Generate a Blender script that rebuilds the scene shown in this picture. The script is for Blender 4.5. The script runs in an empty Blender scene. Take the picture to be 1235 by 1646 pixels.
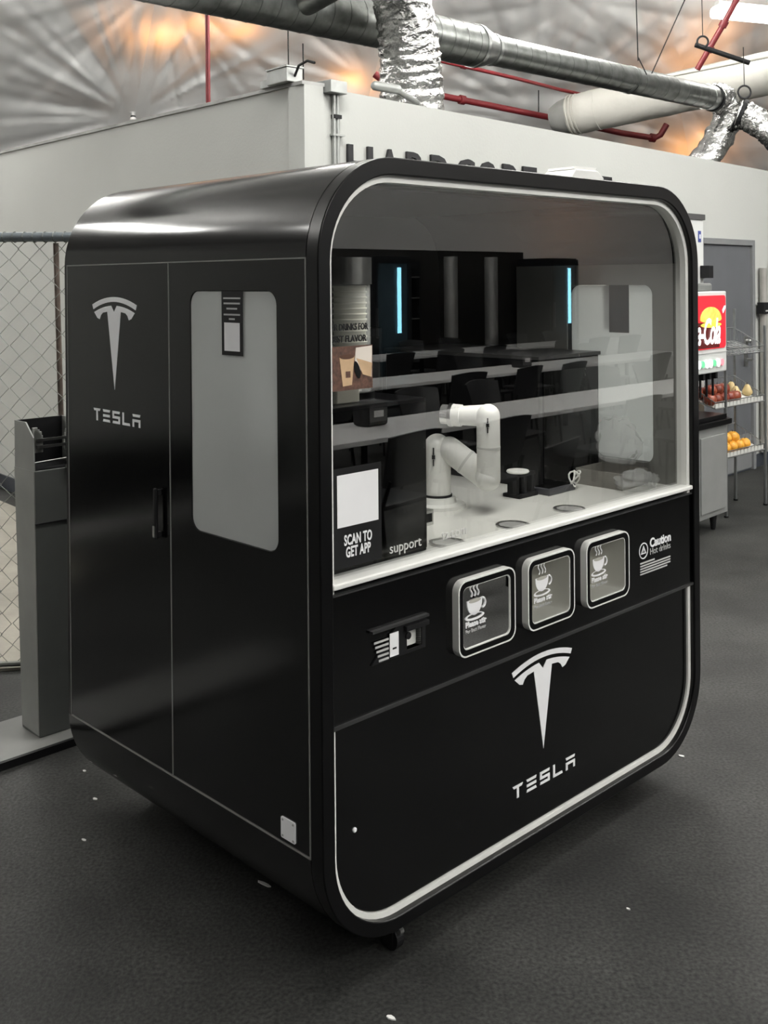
import bpy, bmesh, math, random
from math import sin, cos, pi, atan2, hypot, radians
from mathutils import Vector, Matrix, noise as mnoise
random.seed(7)
S = bpy.context.scene
COL = S.collection

# ------------------------------------------------------------------ camera
F, CYP, PITCH, ROLL = 1676.74, 460.25, 0.0055, -0.0084   # pixels of the 1235x1646 frame
TH, X0, Y0, H = 0.7719, -0.1522, 2.3708, 1.665           # kiosk yaw, near corner, eye height
CXP = 617.5
cam = bpy.data.cameras.new('camera')
cam.sensor_fit = 'VERTICAL'; cam.sensor_height = 36.0; cam.sensor_width = 36.0
cam.lens = F / 1646 * 36
cam.shift_y = -(823 - CYP) / 1646
cam.clip_start = 0.05
co = bpy.data.objects.new('camera', cam); COL.objects.link(co)
co.location = (0, 0, H)
co.matrix_world = Matrix.Translation((0, 0, H)) @ Matrix.Rotation(pi / 2 - PITCH, 4, 'X') @ Matrix.Rotation(ROLL, 4, 'Z')
S.camera = co

# ------------------------------------------------------------------ world, exposure
w = bpy.data.worlds.new('World'); S.world = w; w.use_nodes = True
w.node_tree.nodes['Background'].inputs[0].default_value = (0.75, 0.8, 0.85, 1)
w.node_tree.nodes['Background'].inputs[1].default_value = 0.05
vs = S.view_settings
vs.view_transform = 'Standard'; vs.look = 'None'; vs.gamma = 1.0; vs.use_curve_mapping = False
vs.exposure = 0.0
LAMP = 68.0          # emission strength of the tube fixtures
WARM = 0.3           # sodium lamps outside the tent

# ------------------------------------------------------------------ pixel helpers (real distances in metres)
def ray(px, py):
    a, b = px - CXP, py - CYP
    c, s = cos(ROLL), sin(ROLL)
    x = a * c + b * s; u = -(-a * s + b * c)
    c, s = cos(PITCH), sin(PITCH)
    return Vector((x, F * c + u * s, u * c - F * s)) / F
def at(px, py, d):
    r = ray(px, py); return r / r.y * d + Vector((0, 0, H))
def onz(px, py, z=0.0):
    r = ray(px, py); return r * ((z - H) / r.z) + Vector((0, 0, H))
def K(u, v, z=0.0):
    return Vector((X0 + u * cos(TH) - v * sin(TH), Y0 + u * sin(TH) + v * cos(TH), z))

# ------------------------------------------------------------------ materials
MATS = {}
def mat(name, col, rough=0.5, metal=0.0, var=0.0, vscale=8.0, bump=0.0, bscale=40.0, coat=0.0, emit=None, estr=0.0,
        transl=0.0, col2=None, spec=0.5, detail=4.0, rvar=0.0, bdist=0.01):
    if name in MATS: return MATS[name]
    m = bpy.data.materials.new(name); m.use_nodes = True
    nt = m.node_tree; N = nt.nodes; L = nt.links
    b = N['Principled BSDF']; out = N['Material Output']
    b.inputs['Base Color'].default_value = (*col, 1)
    b.inputs['Roughness'].default_value = rough; b.inputs['Metallic'].default_value = metal
    b.inputs['Specular IOR Level'].default_value = spec
    b.inputs['Coat Weight'].default_value = coat; b.inputs['Coat Roughness'].default_value = 0.05
    tc = N.new('ShaderNodeTexCoord')
    if var > 0 or col2 is not None:
        nz = N.new('ShaderNodeTexNoise'); nz.inputs['Scale'].default_value = vscale; nz.inputs['Detail'].default_value = detail
        L.new(tc.outputs['Object'], nz.inputs['Vector'])
        cr = N.new('ShaderNodeValToRGB')
        c2 = col2 if col2 is not None else tuple(max(0, c * (1 + var)) for c in col)
        c1 = col if col2 is not None else tuple(c * (1 - var) for c in col)
        cr.color_ramp.elements[0].color = (*c1, 1); cr.color_ramp.elements[1].color = (*c2, 1)
        cr.color_ramp.elements[0].position = 0.3; cr.color_ramp.elements[1].position = 0.7
        L.new(nz.outputs['Fac'], cr.inputs['Fac']); L.new(cr.outputs['Color'], b.inputs['Base Color'])
        if rvar > 0:
            mr = N.new('ShaderNodeMapRange'); mr.inputs['To Min'].default_value = rough - rvar; mr.inputs['To Max'].default_value = rough + rvar
            L.new(nz.outputs['Fac'], mr.inputs['Value']); L.new(mr.outputs['Result'], b.inputs['Roughness'])
    if bump > 0:
        n2 = N.new('ShaderNodeTexNoise'); n2.inputs['Scale'].default_value = bscale; n2.inputs['Detail'].default_value = 5
        L.new(tc.outputs['Object'], n2.inputs['Vector'])
        bp = N.new('ShaderNodeBump'); bp.inputs['Strength'].default_value = bump; bp.inputs['Distance'].default_value = bdist
        L.new(n2.outputs['Fac'], bp.inputs['Height']); L.new(bp.outputs['Normal'], b.inputs['Normal'])
    if emit:
        b.inputs['Emission Color'].default_value = (*emit, 1); b.inputs['Emission Strength'].default_value = estr
    if transl > 0:
        t = N.new('ShaderNodeBsdfTranslucent'); t.inputs['Color'].default_value = (*col, 1)
        mx = N.new('ShaderNodeMixShader'); mx.inputs['Fac'].default_value = transl
        L.new(b.outputs['BSDF'], mx.inputs[1]); L.new(t.outputs['BSDF'], mx.inputs[2]); L.new(mx.outputs['Shader'], out.inputs['Surface'])
    MATS[name] = m
    return m

def glass_mat(name, ior, tint=(1, 1, 1), rough=0.0):
    m = bpy.data.materials.new(name); m.use_nodes = True
    nt = m.node_tree; N = nt.nodes; L = nt.links
    N.remove(N['Principled BSDF']); out = N['Material Output']
    t = N.new('ShaderNodeBsdfTransparent'); t.inputs['Color'].default_value = (*tint, 1)
    g = N.new('ShaderNodeBsdfGlossy'); g.inputs['Roughness'].default_value = rough
    fr = N.new('ShaderNodeFresnel'); fr.inputs['IOR'].default_value = ior
    mx = N.new('ShaderNodeMixShader')
    L.new(fr.outputs['Fac'], mx.inputs['Fac']); L.new(t.outputs['BSDF'], mx.inputs[1]); L.new(g.outputs['BSDF'], mx.inputs[2])
    L.new(mx.outputs['Shader'], out.inputs['Surface'])
    return m

def clear_plastic(name, white=0.25):
    m = bpy.data.materials.new(name); m.use_nodes = True
    nt = m.node_tree; N = nt.nodes; L = nt.links
    b = N['Principled BSDF']; out = N['Material Output']
    b.inputs['Base Color'].default_value = (0.85, 0.87, 0.86, 1); b.inputs['Roughness'].default_value = 0.12
    t = N.new('ShaderNodeBsdfTransparent')
    mx = N.new('ShaderNodeMixShader'); mx.inputs['Fac'].default_value = white
    L.new(t.outputs['BSDF'], mx.inputs[1]); L.new(b.outputs['BSDF'], mx.inputs[2]); L.new(mx.outputs['Shader'], out.inputs['Surface'])
    return m

BLACK = mat('gloss_black', (0.0015, 0.0015, 0.0018), 0.14, bump=0.03, bscale=3.0, bdist=0.02)
SATIN = mat('satin_black', (0.002, 0.002, 0.0024), 0.3, var=0.2, spec=0.3)
MATTE = mat('matte_black', (0.006, 0.006, 0.007), 0.6, var=0.2, spec=0.3)
TRIM = mat('white_trim', (0.85, 0.85, 0.82), 0.35, var=0.03)
DECAL = mat('white_vinyl', (0.93, 0.93, 0.95), 0.5, var=0.02)
PRINT = mat('grey_print', (0.5, 0.5, 0.5), 0.6, var=0.05)
SEAM = mat('seam_grey', (0.22, 0.22, 0.21), 0.45, var=0.1)
COUNTER = mat('white_counter', (0.74, 0.74, 0.70), 0.22, var=0.03)
STEEL = mat('brushed_steel', (0.55, 0.55, 0.54), 0.28, 1.0, var=0.08, vscale=30)
GALV = mat('galvanised', (0.25, 0.26, 0.25), 0.36, 1.0, var=0.25, vscale=14, bump=0.1, bscale=30)
FOIL = mat('crinkled_foil', (0.56, 0.56, 0.55), 0.2, 1.0, var=0.1, vscale=20, bump=0.5, bscale=28, bdist=0.03)
RED = mat('red_paint', (0.15, 0.012, 0.016), 0.45, var=0.15)
WALL = mat('painted_wall', (0.46, 0.468, 0.448), 0.7, var=0.025, vscale=1.5, bump=0.08, bscale=60)
FABRIC = mat('white_liner', (0.86, 0.86, 0.85), 0.6, var=0.03, vscale=1.2, bump=0.15, bscale=7, bdist=0.03, transl=0.14)
ROBOT = mat('robot_white', (0.82, 0.82, 0.79), 0.35, var=0.02)
GLASS = glass_mat('window_glass', 2.15, (0.95, 0.96, 0.95))
SMALLGLASS = glass_mat('pickup_glass', 1.5, (0.88, 0.88, 0.86))
FILM = mat('frosted_film', (0.82, 0.84, 0.83), 0.45, var=0.04, vscale=5, transl=0.5)
CLEAR = clear_plastic('clear_plastic', 0.22)
BAGM = clear_plastic('bag_plastic', 0.25)

# ------------------------------------------------------------------ mesh helpers
class MB:
    def __init__(s): s.v = []; s.f = []
    def add(s, vs, fs):
        o = len(s.v); s.v += [tuple(p) for p in vs]; s.f += [tuple(i + o for i in f) for f in fs]; return s
    def box(s, x0, x1, y0, y1, z0, z1):
        return s.add([(x0, y0, z0), (x1, y0, z0), (x1, y1, z0), (x0, y1, z0), (x0, y0, z1), (x1, y0, z1), (x1, y1, z1), (x0, y1, z1)],
                     [(0, 3, 2, 1), (4, 5, 6, 7), (0, 1, 5, 4), (1, 2, 6, 5), (2, 3, 7, 6), (3, 0, 4, 7)])
    def prism(s, pts, axis, a, b):
        # pts: 2D loop; axis 'z': (x,y) extruded in z; 'y': (x,z) extruded in y; 'x': (y,z) extruded in x
        n = len(pts)
        def p(q, t): return (q[0], q[1], t) if axis == 'z' else ((q[0], t, q[1]) if axis == 'y' else (t, q[0], q[1]))
        vs = [p(q, a) for q in pts] + [p(q, b) for q in pts]
        fs = [tuple(range(n)), tuple(range(2 * n - 1, n - 1, -1))] + [(i, (i + 1) % n, n + (i + 1) % n, n + i) for i in range(n)]
        return s.add(vs, fs)
    def ring(s, outer, inner, axis, a, b):
        n = len(outer)
        def p(q, t): return (q[0], q[1], t) if axis == 'z' else ((q[0], t, q[1]) if axis == 'y' else (t, q[0], q[1]))
        vs = [p(q, a) for q in outer] + [p(q, a) for q in inner] + [p(q, b) for q in outer] + [p(q, b) for q in inner]
        fs = []
        for i in range(n):
            j = (i + 1) % n
            fs += [(i, j, n + j, n + i), (2 * n + i, 3 * n + i, 3 * n + j, 2 * n + j), (i, 2 * n + i, 2 * n + j, j), (n + i, n + j, 3 * n + j, 3 * n + i)]
        return s.add(vs, fs)
    def tube(s, path, r, n=10, cap=True, closed=False):
        P = [Vector(p) for p in path]; m = len(P)
        R = r if callable(r) else (lambda i, k: (r[i] if isinstance(r, (list, tuple)) else r))
        vs = []; prev = None
        for i in range(m):
            if closed: t = P[(i + 1) % m] - P[i - 1]
            else: t = P[min(i + 1, m - 1)] - P[max(i - 1, 0)]
            if t.length < 1e-9: t = Vector((0, 0, 1))
            t.normalize()
            if prev is None:
                prev = Vector((0, 0, 1)) if abs(t.z) < 0.9 else Vector((1, 0, 0))
            a = (prev - t * prev.dot(t))
            if a.length < 1e-6: a = t.orthogonal()
            a.normalize(); b = t.cross(a); prev = a
            for k in range(n):
                q = 2 * pi * k / n; rr = R(i, k)
                vs.append(P[i] + (a * cos(q) + b * sin(q)) * rr)
        fs = []
        for i in range(m if closed else m - 1):
            i2 = (i + 1) % m
            for k in range(n):
                k2 = (k + 1) % n
                fs.append((i * n + k, i * n + k2, i2 * n + k2, i2 * n + k))
        if cap and not closed:
            fs += [tuple(range(n - 1, -1, -1)), tuple(range((m - 1) * n, m * n))]
        return s.add(vs, fs)
    def lathe(s, prof, n=24, c=(0, 0, 0)):
        vs = []; m = len(prof)
        for r, z in prof:
            for k in range(n): vs.append((c[0] + r * cos(2 * pi * k / n), c[1] + r * sin(2 * pi * k / n), c[2] + z))
        fs = [(i * n + k, i * n + (k + 1) % n, (i + 1) * n + (k + 1) % n, (i + 1) * n + k) for i in range(m - 1) for k in range(n)]
        fs += [tuple(range(n - 1, -1, -1)), tuple(range((m - 1) * n, m * n))]
        return s.add(vs, fs)
    def capsule(s, p, q, r, n=16, r2=None):
        p, q = Vector(p), Vector(q); d = (q - p).normalized(); r2 = r if r2 is None else r2
        path = []; rad = []
        for i in range(7):
            a = pi / 2 * i / 6; path.append(p - d * r * cos(a)); rad.append(max(r * sin(a), 1e-4))
        for i in range(7):
            a = pi / 2 * i / 6; path.append(q + d * r2 * sin(a)); rad.append(max(r2 * cos(a), 1e-4))
        return s.tube(path, rad, n)
    def build(s, name, m, parent=None, smooth=False, bevel=0.0, loc=None, rot=None, angle=40):
        me = bpy.data.meshes.new(name); me.from_pydata(s.v, [], s.f); me.update()
        bm = bmesh.new(); bm.from_mesh(me); bmesh.ops.recalc_face_normals(bm, faces=bm.faces); bm.to_mesh(me); bm.free()
        if smooth:
            me.polygons.foreach_set('use_smooth', [True] * len(me.polygons))
            try: me.set_sharp_from_angle(angle=radians(angle))
            except Exception: pass
        if m: me.materials.append(m)
        o = bpy.data.objects.new(name, me); COL.objects.link(o)
        if parent: o.parent = parent
        if loc is not None: o.location = loc
        if rot is not None: o.rotation_euler = rot
        if bevel > 0:
            md = o.modifiers.new('bevel', 'BEVEL'); md.width = bevel; md.segments = 2; md.limit_method = 'ANGLE'
        return o

def tag(o, label=None, cat=None, group=None, kind=None):
    if label: o['label'] = label
    if cat: o['category'] = cat
    if group: o['group'] = group
    if kind: o['kind'] = kind
    return o
def empty(name, loc=(0, 0, 0), rz=0.0, label=None, cat=None, group=None, kind=None, parent=None):
    o = bpy.data.objects.new(name, None); COL.objects.link(o); o.location = loc; o.rotation_euler = (0, 0, rz)
    o.empty_display_size = 0.1
    if parent: o.parent = parent
    return tag(o, label, cat, group, kind)
def copy_tree(o, parent=None):
    c = o.copy(); COL.objects.link(c); c.parent = parent
    for ch in list(o.children): copy_tree(ch, c)
    return c
def rrect(x0, x1, y0, y1, r, n=8):
    pts = []
    for cx, cy, a0 in ((x1 - r, y1 - r, 0), (x0 + r, y1 - r, pi / 2), (x0 + r, y0 + r, pi), (x1 - r, y0 + r, 3 * pi / 2)):
        for i in range(n + 1):
            a = a0 + pi / 2 * i / n; pts.append((cx + r * cos(a), cy + r * sin(a)))
    return pts
def circ(cx, cy, r, n): return [(cx + r * cos(2 * pi * i / n), cy + r * sin(2 * pi * i / n)) for i in range(n)]
def sqloop(x0, x1, y0, y1, cx, cy, n):
    pts = []
    for i in range(n):
        a = 2 * pi * i / n; dx, dy = cos(a), sin(a)
        t = min(((x1 - cx) / dx if dx > 1e-9 else (x0 - cx) / dx if dx < -1e-9 else 1e9), ((y1 - cy) / dy if dy > 1e-9 else (y0 - cy) / dy if dy < -1e-9 else 1e9))
        pts.append((cx + dx * t, cy + dy * t))
    return pts
FRONT = (pi / 2, 0, 0)
SIDE = (pi / 2, 0, -pi / 2)
def text(s, size, m, parent, loc, rot, name='lettering', off=0.0, ext=0.0008, align='LEFT', shear=0.0, sx=1.0, space=1.0):
    c = bpy.data.curves.new(name, 'FONT'); c.body = s; c.size = size; c.extrude = ext; c.offset = off; c.align_x = align
    c.shear = shear; c.resolution_u = 3; c.space_character = space
    t = bpy.data.objects.new(name, c); COL.objects.link(t)
    bpy.context.view_layer.update()
    me = bpy.data.meshes.new_from_object(t.evaluated_get(bpy.context.evaluated_depsgraph_get()))
    bpy.data.objects.remove(t)
    me.materials.clear(); me.materials.append(m)
    o = bpy.data.objects.new(name, me); COL.objects.link(o); o.parent = parent; o.location = loc; o.rotation_euler = rot; o.scale = (sx, 1, 1)
    return o

# ================================================================== SETTING
# floor
def asphalt():
    m = bpy.data.materials.new('asphalt'); m.use_nodes = True
    N = m.node_tree.nodes; L = m.node_tree.links; b = N['Principled BSDF']
    tc = N.new('ShaderNodeTexCoord')
    n1 = N.new('ShaderNodeTexNoise'); n1.inputs['Scale'].default_value = 2.2; n1.inputs['Detail'].default_value = 8
    n2 = N.new('ShaderNodeTexNoise'); n2.inputs['Scale'].default_value = 95; n2.inputs['Detail'].default_value = 3
    v = N.new('ShaderNodeTexVoronoi'); v.inputs['Scale'].default_value = 60
    for n in (n1, n2, v): L.new(tc.outputs['Object'], n.inputs['Vector'])
    c1 = N.new('ShaderNodeValToRGB'); c1.color_ramp.elements[0].color = (0.017, 0.0172, 0.0168, 1); c1.color_ramp.elements[1].color = (0.042, 0.0425, 0.041, 1)
    c1.color_ramp.elements[0].position = 0.35; c1.color_ramp.elements[1].position = 0.7
    c2 = N.new('ShaderNodeValToRGB'); c2.color_ramp.elements[0].color = (0.4, 0.4, 0.4, 1); c2.color_ramp.elements[1].color = (1.7, 1.7, 1.65, 1)
    c2.color_ramp.elements[0].position = 0.3; c2.color_ramp.elements[1].position = 0.72
    c3 = N.new('ShaderNodeValToRGB'); c3.color_ramp.elements[0].color = (2.2, 2.2, 2.1, 1); c3.color_ramp.elements[1].color = (1, 1, 1, 1)
    c3.color_ramp.elements[0].position = 0.05; c3.color_ramp.elements[1].position = 0.13
    L.new(n1.outputs['Fac'], c1.inputs['Fac']); L.new(n2.outputs['Fac'], c2.inputs['Fac']); L.new(v.outputs['Distance'], c3.inputs['Fac'])
    m1 = N.new('ShaderNodeMix'); m1.data_type = 'RGBA'; m1.blend_type = 'MULTIPLY'; m1.inputs['Factor'].default_value = 1
    m2 = N.new('ShaderNodeMix'); m2.data_type = 'RGBA'; m2.blend_type = 'MULTIPLY'; m2.inputs['Factor'].default_value = 0.35
    L.new(c1.outputs['Color'], m1.inputs['A']); L.new(c2.outputs['Color'], m1.inputs['B'])
    L.new(m1.outputs['Result'], m2.inputs['A']); L.new(c3.outputs['Color'], m2.inputs['B'])
    L.new(m2.outputs['Result'], b.inputs['Base Color'])
    b.inputs['Roughness'].default_value = 0.6; b.inputs['Specular IOR Level'].default_value = 0.3
    bp = N.new('ShaderNodeBump'); bp.inputs['Strength'].default_value = 0.35; bp.inputs['Distance'].default_value = 0.004
    L.new(n2.outputs['Fac'], bp.inputs['Height']); L.new(bp.outputs['Normal'], b.inputs['Normal'])
    return m
fl = MB().box(-16, 18, -16, 18, -0.1, 0.0).build('floor', asphalt()); tag(fl, 'dark grey asphalt floor with pale specks', kind='structure')

# partition building: corner, left end, right end (plan) and heights
C0 = at(489, 135, 5.27); LE = at(20, 243, 8.25); RE = at(1215, 271, 9.20)
dL = (LE.xy - C0.xy).normalized(); dR = (RE.xy - C0.xy).normalized()
angR = atan2(dR.y, dR.x); lenR = (RE.xy - C0.xy).length; lenL = (LE.xy - C0.xy).length
nR = Vector((dR.y, -dR.x))           # outward, to the camera
nL = Vector((-dL.y, dL.x)); nL = nL if nL.dot(-C0.xy) > 0 else -nL
def W(s, o, z=0.0):                  # along right wall, out from it
    p = C0.xy + dR * s + nR * o; return Vector((p.x, p.y, z))
def Winv(P):
    d = P.xy - C0.xy; return d.dot(dR), d.dot(nR)
zc = C0.z; zl = LE.z; zr = RE.z
def wall(name, p, q, zp, zq, n, th, ext):
    e = (q - p).normalized(); L0 = (q - p).length
    q2 = p + e * (L0 + ext); zq2 = zp + (zq - zp) * (L0 + ext) / L0
    a, b = p, q2; c, d = q2 - n * th, p - n * th
    vs = [(*a, 0), (*b, 0), (*c, 0), (*d, 0), (*a, zp), (*b, zq2), (*c, zq2), (*d, zp)]
    return MB().add(vs, [(0, 3, 2, 1), (4, 5, 6, 7), (0, 1, 5, 4), (1, 2, 6, 5), (2, 3, 7, 6), (3, 0, 4, 7)]).build(name, WALL)
# right wall with a door opening is not needed: the door leaf stands proud in its frame
tag(wall('wall_right', C0.xy, RE.xy, zc, zr, nR, 0.12, 5.0), 'white painted partition wall with black lettering, facing right', kind='structure')
tag(wall('wall_left', C0.xy, LE.xy, zc, zl, nL, 0.12, 4.0), 'white painted partition wall behind the chain link fence', kind='structure')
DARKB = mat('dark_baseboard', (0.03, 0.035, 0.045), 0.5, var=0.2)
def strip(name, p, e, n, s0, s1, z0, z1, o0, o1, m):
    q = [p + e * s0 + n * o0, p + e * s1 + n * o0, p + e * s1 + n * o1, p + e * s0 + n * o1]
    return MB().add([(*a, z0) for a in q] + [(*a, z1) for a in q], [(0, 3, 2, 1), (4, 5, 6, 7), (0, 1, 5, 4), (1, 2, 6, 5), (2, 3, 7, 6), (3, 0, 4, 7)]).build(name, m)
tag(strip('baseboard_left', C0.xy, dL, nL, 0, lenL + 4, 0.012, 0.12, 0.002, 0.016, DARKB), kind='structure')
tag(strip('baseboard_right', C0.xy, dR, nR, 0, lenR + 5, 0.0, 0.11, 0.002, 0.016, DARKB), kind='structure')
CAPM = mat('cap_grey', (0.35, 0.35, 0.34), 0.5, var=0.2)
def capstrip(name, p, e, n, L0, z0, z1):
    vs = []
    for s, z in ((0, z0), (L0, z1)):
        for o, dz in ((-0.13, 0), (0.012, 0), (0.012, 0.018), (-0.13, 0.018)):
            q = p + e * s + n * o; vs.append((q.x, q.y, z + dz))
    return MB().add(vs, [(0, 1, 2, 3), (7, 6, 5, 4), (0, 4, 5, 1), (1, 5, 6, 2), (2, 6, 7, 3), (3, 7, 4, 0)]).build(name, CAPM)
tag(capstrip('trim_1', C0.xy, dL, nL, lenL + 4, zc, zl + (zl - zc) * 4 / lenL), kind='structure')

# concrete slab behind the fence
CONC = mat('concrete', (0.30, 0.28, 0.24), 0.75, var=0.18, vscale=3, bump=0.2, bscale=50)
pts = [onz(-900, 1150), onz(60, 1075), onz(300, 1060), Vector((-0.75, 5.4, 0)), Vector((-6, 11.5, 0)), Vector((-11, 9.0, 0))]
sl = MB().prism([(p.x, p.y) for p in pts], 'z', 0.001, 0.012).build('concrete_slab', CONC); tag(sl, 'pale concrete floor strip under the chain link fence', kind='structure')

# ------------------------------------------------------------------ ceiling liner (wrinkled fabric panels)
def n1(x, seed):
    return (sin(x * 1.0 + seed) + 0.7 * sin(x * 2.3 + seed * 1.7) + 0.5 * sin(x * 4.1 + seed * 2.9) + 0.3 * sin(x * 7.3 + seed * 0.6)) / 2.5
PINCH = [(215, 188, 0.16, 7, 1.0), (262, -30, 0.10, 8, 2.2), (600, 140, 0.10, 8, 3.1), (930, 0, 0.10, 7, 4.4), (865, 185, 0.09, 9, 5.1), (1080, 125, 0.08, 7, 0.3), (-60, 20, 0.05, 4, 2.0), (1180, 260, 0.1, 9, 6.6)]
SEAMS = [lambda y: -1800 + 0 * y, lambda y: 250 - 0.184 * y, lambda y: 632 - 0.25 * y, lambda y: 1165 - 0.62 * y if y < 130 else 1084.4 + 0.2 * (y - 130), lambda y: 3000 + 0 * y]
def ldepth(px, py):
    return 10.0 + (py + 80) / 340 * 3.6
def fold(px, py):
    f = 0
    for cx, cy, a, k, sd in PINCH:
        dx, dy = px - cx, py - cy; r = hypot(dx, dy)
        if r > 900: continue
        ang = atan2(dy, dx)
        env = min(r / 60, 1) * math.exp(-r / 330)
        w_ = n1(ang * k, sd)
        f += 0.8 * a * env * (abs(w_) ** 0.75) * (1 if w_ > 0 else -1) * min(1, r / 120)
    f += 0.04 * mnoise.noise(Vector((px / 90, py / 50, 0.3))) + 0.006 * mnoise.noise(Vector((px / 18, py / 18, 1.3)))
    return f
ceil = empty('ceiling', (0, 0, 0), label='wrinkled white fabric liner slung under the tent roof', kind='structure')
rows = list(range(-80, 421, 5))
for i in range(4):
    a, b = SEAMS[i], SEAMS[i + 1]
    # columns: fine inside the frame, coarse outside
    if i == 0: ts = [j / 12 * 0.86 for j in range(12)] + [0.86 + 0.14 * j / 60 for j in range(61)]
    elif i == 3: ts = [0.14 * j / 40 for j in range(41)] + [0.14 + 0.86 * j / 12 for j in range(1, 13)]
    else: ts = [j / 80 for j in range(81)]
    m_ = MB(); vs = []; fs = []
    for y in rows:
        for t in ts:
            x = a(y) * (1 - t) + b(y) * t
            edge = min(t, 1 - t) * (b(y) - a(y))
            bill = 0.22 * (1 - math.exp(-edge / 60))
            vs.append(at(x, y, ldepth(x, y) + bill - fold(x, y) * min(1, edge / 25 + 0.15)))
    n = len(ts)
    for r in range(len(rows) - 1):
        for c in range(n - 1): fs.append((r * n + c, r * n + c + 1, (r + 1) * n + c + 1, (r + 1) * n + c))
    o = m_.add(vs, fs).build('fabric_panel', FABRIC, ceil, smooth=True, angle=180)
# overhead and behind the camera
def over(u, t):
    x = -15 + 30 * u
    P0 = at(CXP + x / ldepth(0, -80) * F, -80, ldepth(0, -80))
    prof = [(P0.y, P0.z), (6, 5.5), (0, 5.9), (-6, 5.5), (-11, 4.2), (-14.5, 1.8), (-15, -0.02)]
    s = t * (len(prof) - 1); k = min(int(s), len(prof) - 2); q = s - k
    y = prof[k][0] * (1 - q) + prof[k + 1][0] * q; z = prof[k][1] * (1 - q) + prof[k + 1][1] * q
    amp = 0.32 * min(1, t * 12)
    z += amp * mnoise.noise(Vector((x * 0.35 + y * 0.3, y * 0.9 - x * 0.2, 2.2))) + amp * 0.5 * mnoise.noise(Vector((x * 0.8 + y * 1.1, y * 2.0 - x * 0.7, 7.2)))
    z -= amp * 0.5 * abs(sin(x * pi / 5 + 0.4)) ** 6
    return (x, y, max(z, -0.02))
nu, nv = 90, 120
vs = [over(i / nu, j / nv) for j in range(nv + 1) for i in range(nu + 1)]
fs = [(j * (nu + 1) + i, j * (nu + 1) + i + 1, (j + 1) * (nu + 1) + i + 1, (j + 1) * (nu + 1) + i) for j in range(nv) for i in range(nu)]
MB().add(vs, fs).build('fabric_panel', FABRIC, ceil, smooth=True, angle=180)
for sx in (-1, 1):
    vs = []
    for j in range(13):
        y = -15 + 30 * j / 12
        for z in (0, 1.5, 3, 4.5, 6): vs.append((sx * 15, y, z))
    fs = [(j * 5 + k, j * 5 + k + 1, (j + 1) * 5 + k + 1, (j + 1) * 5 + k) for j in range(12) for k in range(4)]
    MB().add(vs, fs).build('fabric_panel', FABRIC, ceil, smooth=True)

# warm street lamps shining through the liner from outside
def warm(px, py, e, back=0.5, rad=0.12):
    l = bpy.data.lights.new('outdoor_lamp', 'POINT'); l.energy = e * WARM; l.color = (1.0, 0.42, 0.12); l.shadow_soft_size = rad
    o = bpy.data.objects.new('outdoor_lamp', l); COL.objects.link(o); o.location = at(px, py, ldepth(px, py) + back)
for px, py, e in ((258, 25, 130), (330, 15, 60), (390, 25, 60), (575, 105, 110), (1150, 15, 60), (1115, 60, 60), (1098, 95, 50), (1112, 205, 110), (1105, 240, 90)):
    warm(px, py, e)

l = bpy.data.lights.new('outdoor_lamp', 'POINT'); l.energy = 260 * WARM; l.color = (1.0, 0.42, 0.16); l.shadow_soft_size = 0.3
o = bpy.data.objects.new('outdoor_lamp', l); COL.objects.link(o); o.location = (15.9, 5.2, 2.6)
# ------------------------------------------------------------------ tube light fixtures
LAMPM = mat('lamp_diffuser', (0.9, 0.9, 0.9), 0.4, emit=(1.0, 0.985, 0.94), estr=LAMP, var=0.01)
HOUS = mat('lamp_housing', (0.7, 0.7, 0.68), 0.5, var=0.05)
def fixture(x, y, z, rz, label, L0=1.5, wd=0.22, lm=None):
    r = empty('tube_light', (x, y, z), rz, label, 'light fixture', 'tube lights hung under the liner')
    MB().prism([(-0.035, 0.055), (0.035, 0.055), (0.03, 0.09), (-0.03, 0.09)], 'x', -L0 / 2, L0 / 2).build('housing', HOUS, r)
    MB().prism(rrect(-wd / 2, wd / 2, -0.055, 0.055, 0.05, 4), 'x', -L0 / 2 + 0.01, L0 / 2 - 0.01).build('diffuser', lm or LAMPM, r, smooth=True)
    for s in (-1, 1): MB().tube([(s * L0 * 0.4, 0, 0.06), (s * L0 * 0.4, 0, 0.7)], 0.004, 5).build('hanger', HOUS, r)
P = at(1222, 24, 10.1); fixture(P.x, P.y, P.z, 0.35, 'lit tube light at the top right corner of the photo', 1.0, 0.24, mat('lamp_diffuser_small', (0.9, 0.9, 0.9), 0.4, emit=(1.0, 0.985, 0.94), estr=14, var=0.01))
for x, y, z in ((6.0, 6.6, 4.3), (1.8, 8.6, 4.4), (-0.6, 9.0, 4.45), (6.2, 4.2, 4.6), (-4.0, 8.6, 4.4), (-6.0, 5.6, 4.6), (3.4, 5.6, 4.5), (7.5, -1.5, 4.6), (3.0, -5.0, 4.8), (10.5, 2.0, 4.6), (-6.5, 3.0, 4.5), (5.2, 0.2, 4.4), (0.0, 3.9, 4.3), (3.2, -1.6, 4.5)):
    fixture(x, y, z, 0.7719, 'lit tube light hung overhead and mirrored in the kiosk', 1.6, 0.26)

# ================================================================== THE KIOSK
D = 1.20; WD = 1.705; ZB = 0.08; ZT = 1.965; RAD = 0.25; TK = 0.035
kiosk = empty('coffee_kiosk', (X0, Y0, 0), TH, 'large glossy black rounded robot coffee kiosk with white trim and big front window', 'kiosk')
def arc(cx, cz, r, a0, a1, n=14): return [(cx + r * cos(a0 + (a1 - a0) * i / n), cz + r * sin(a0 + (a1 - a0) * i / n)) for i in range(n + 1)]
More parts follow.
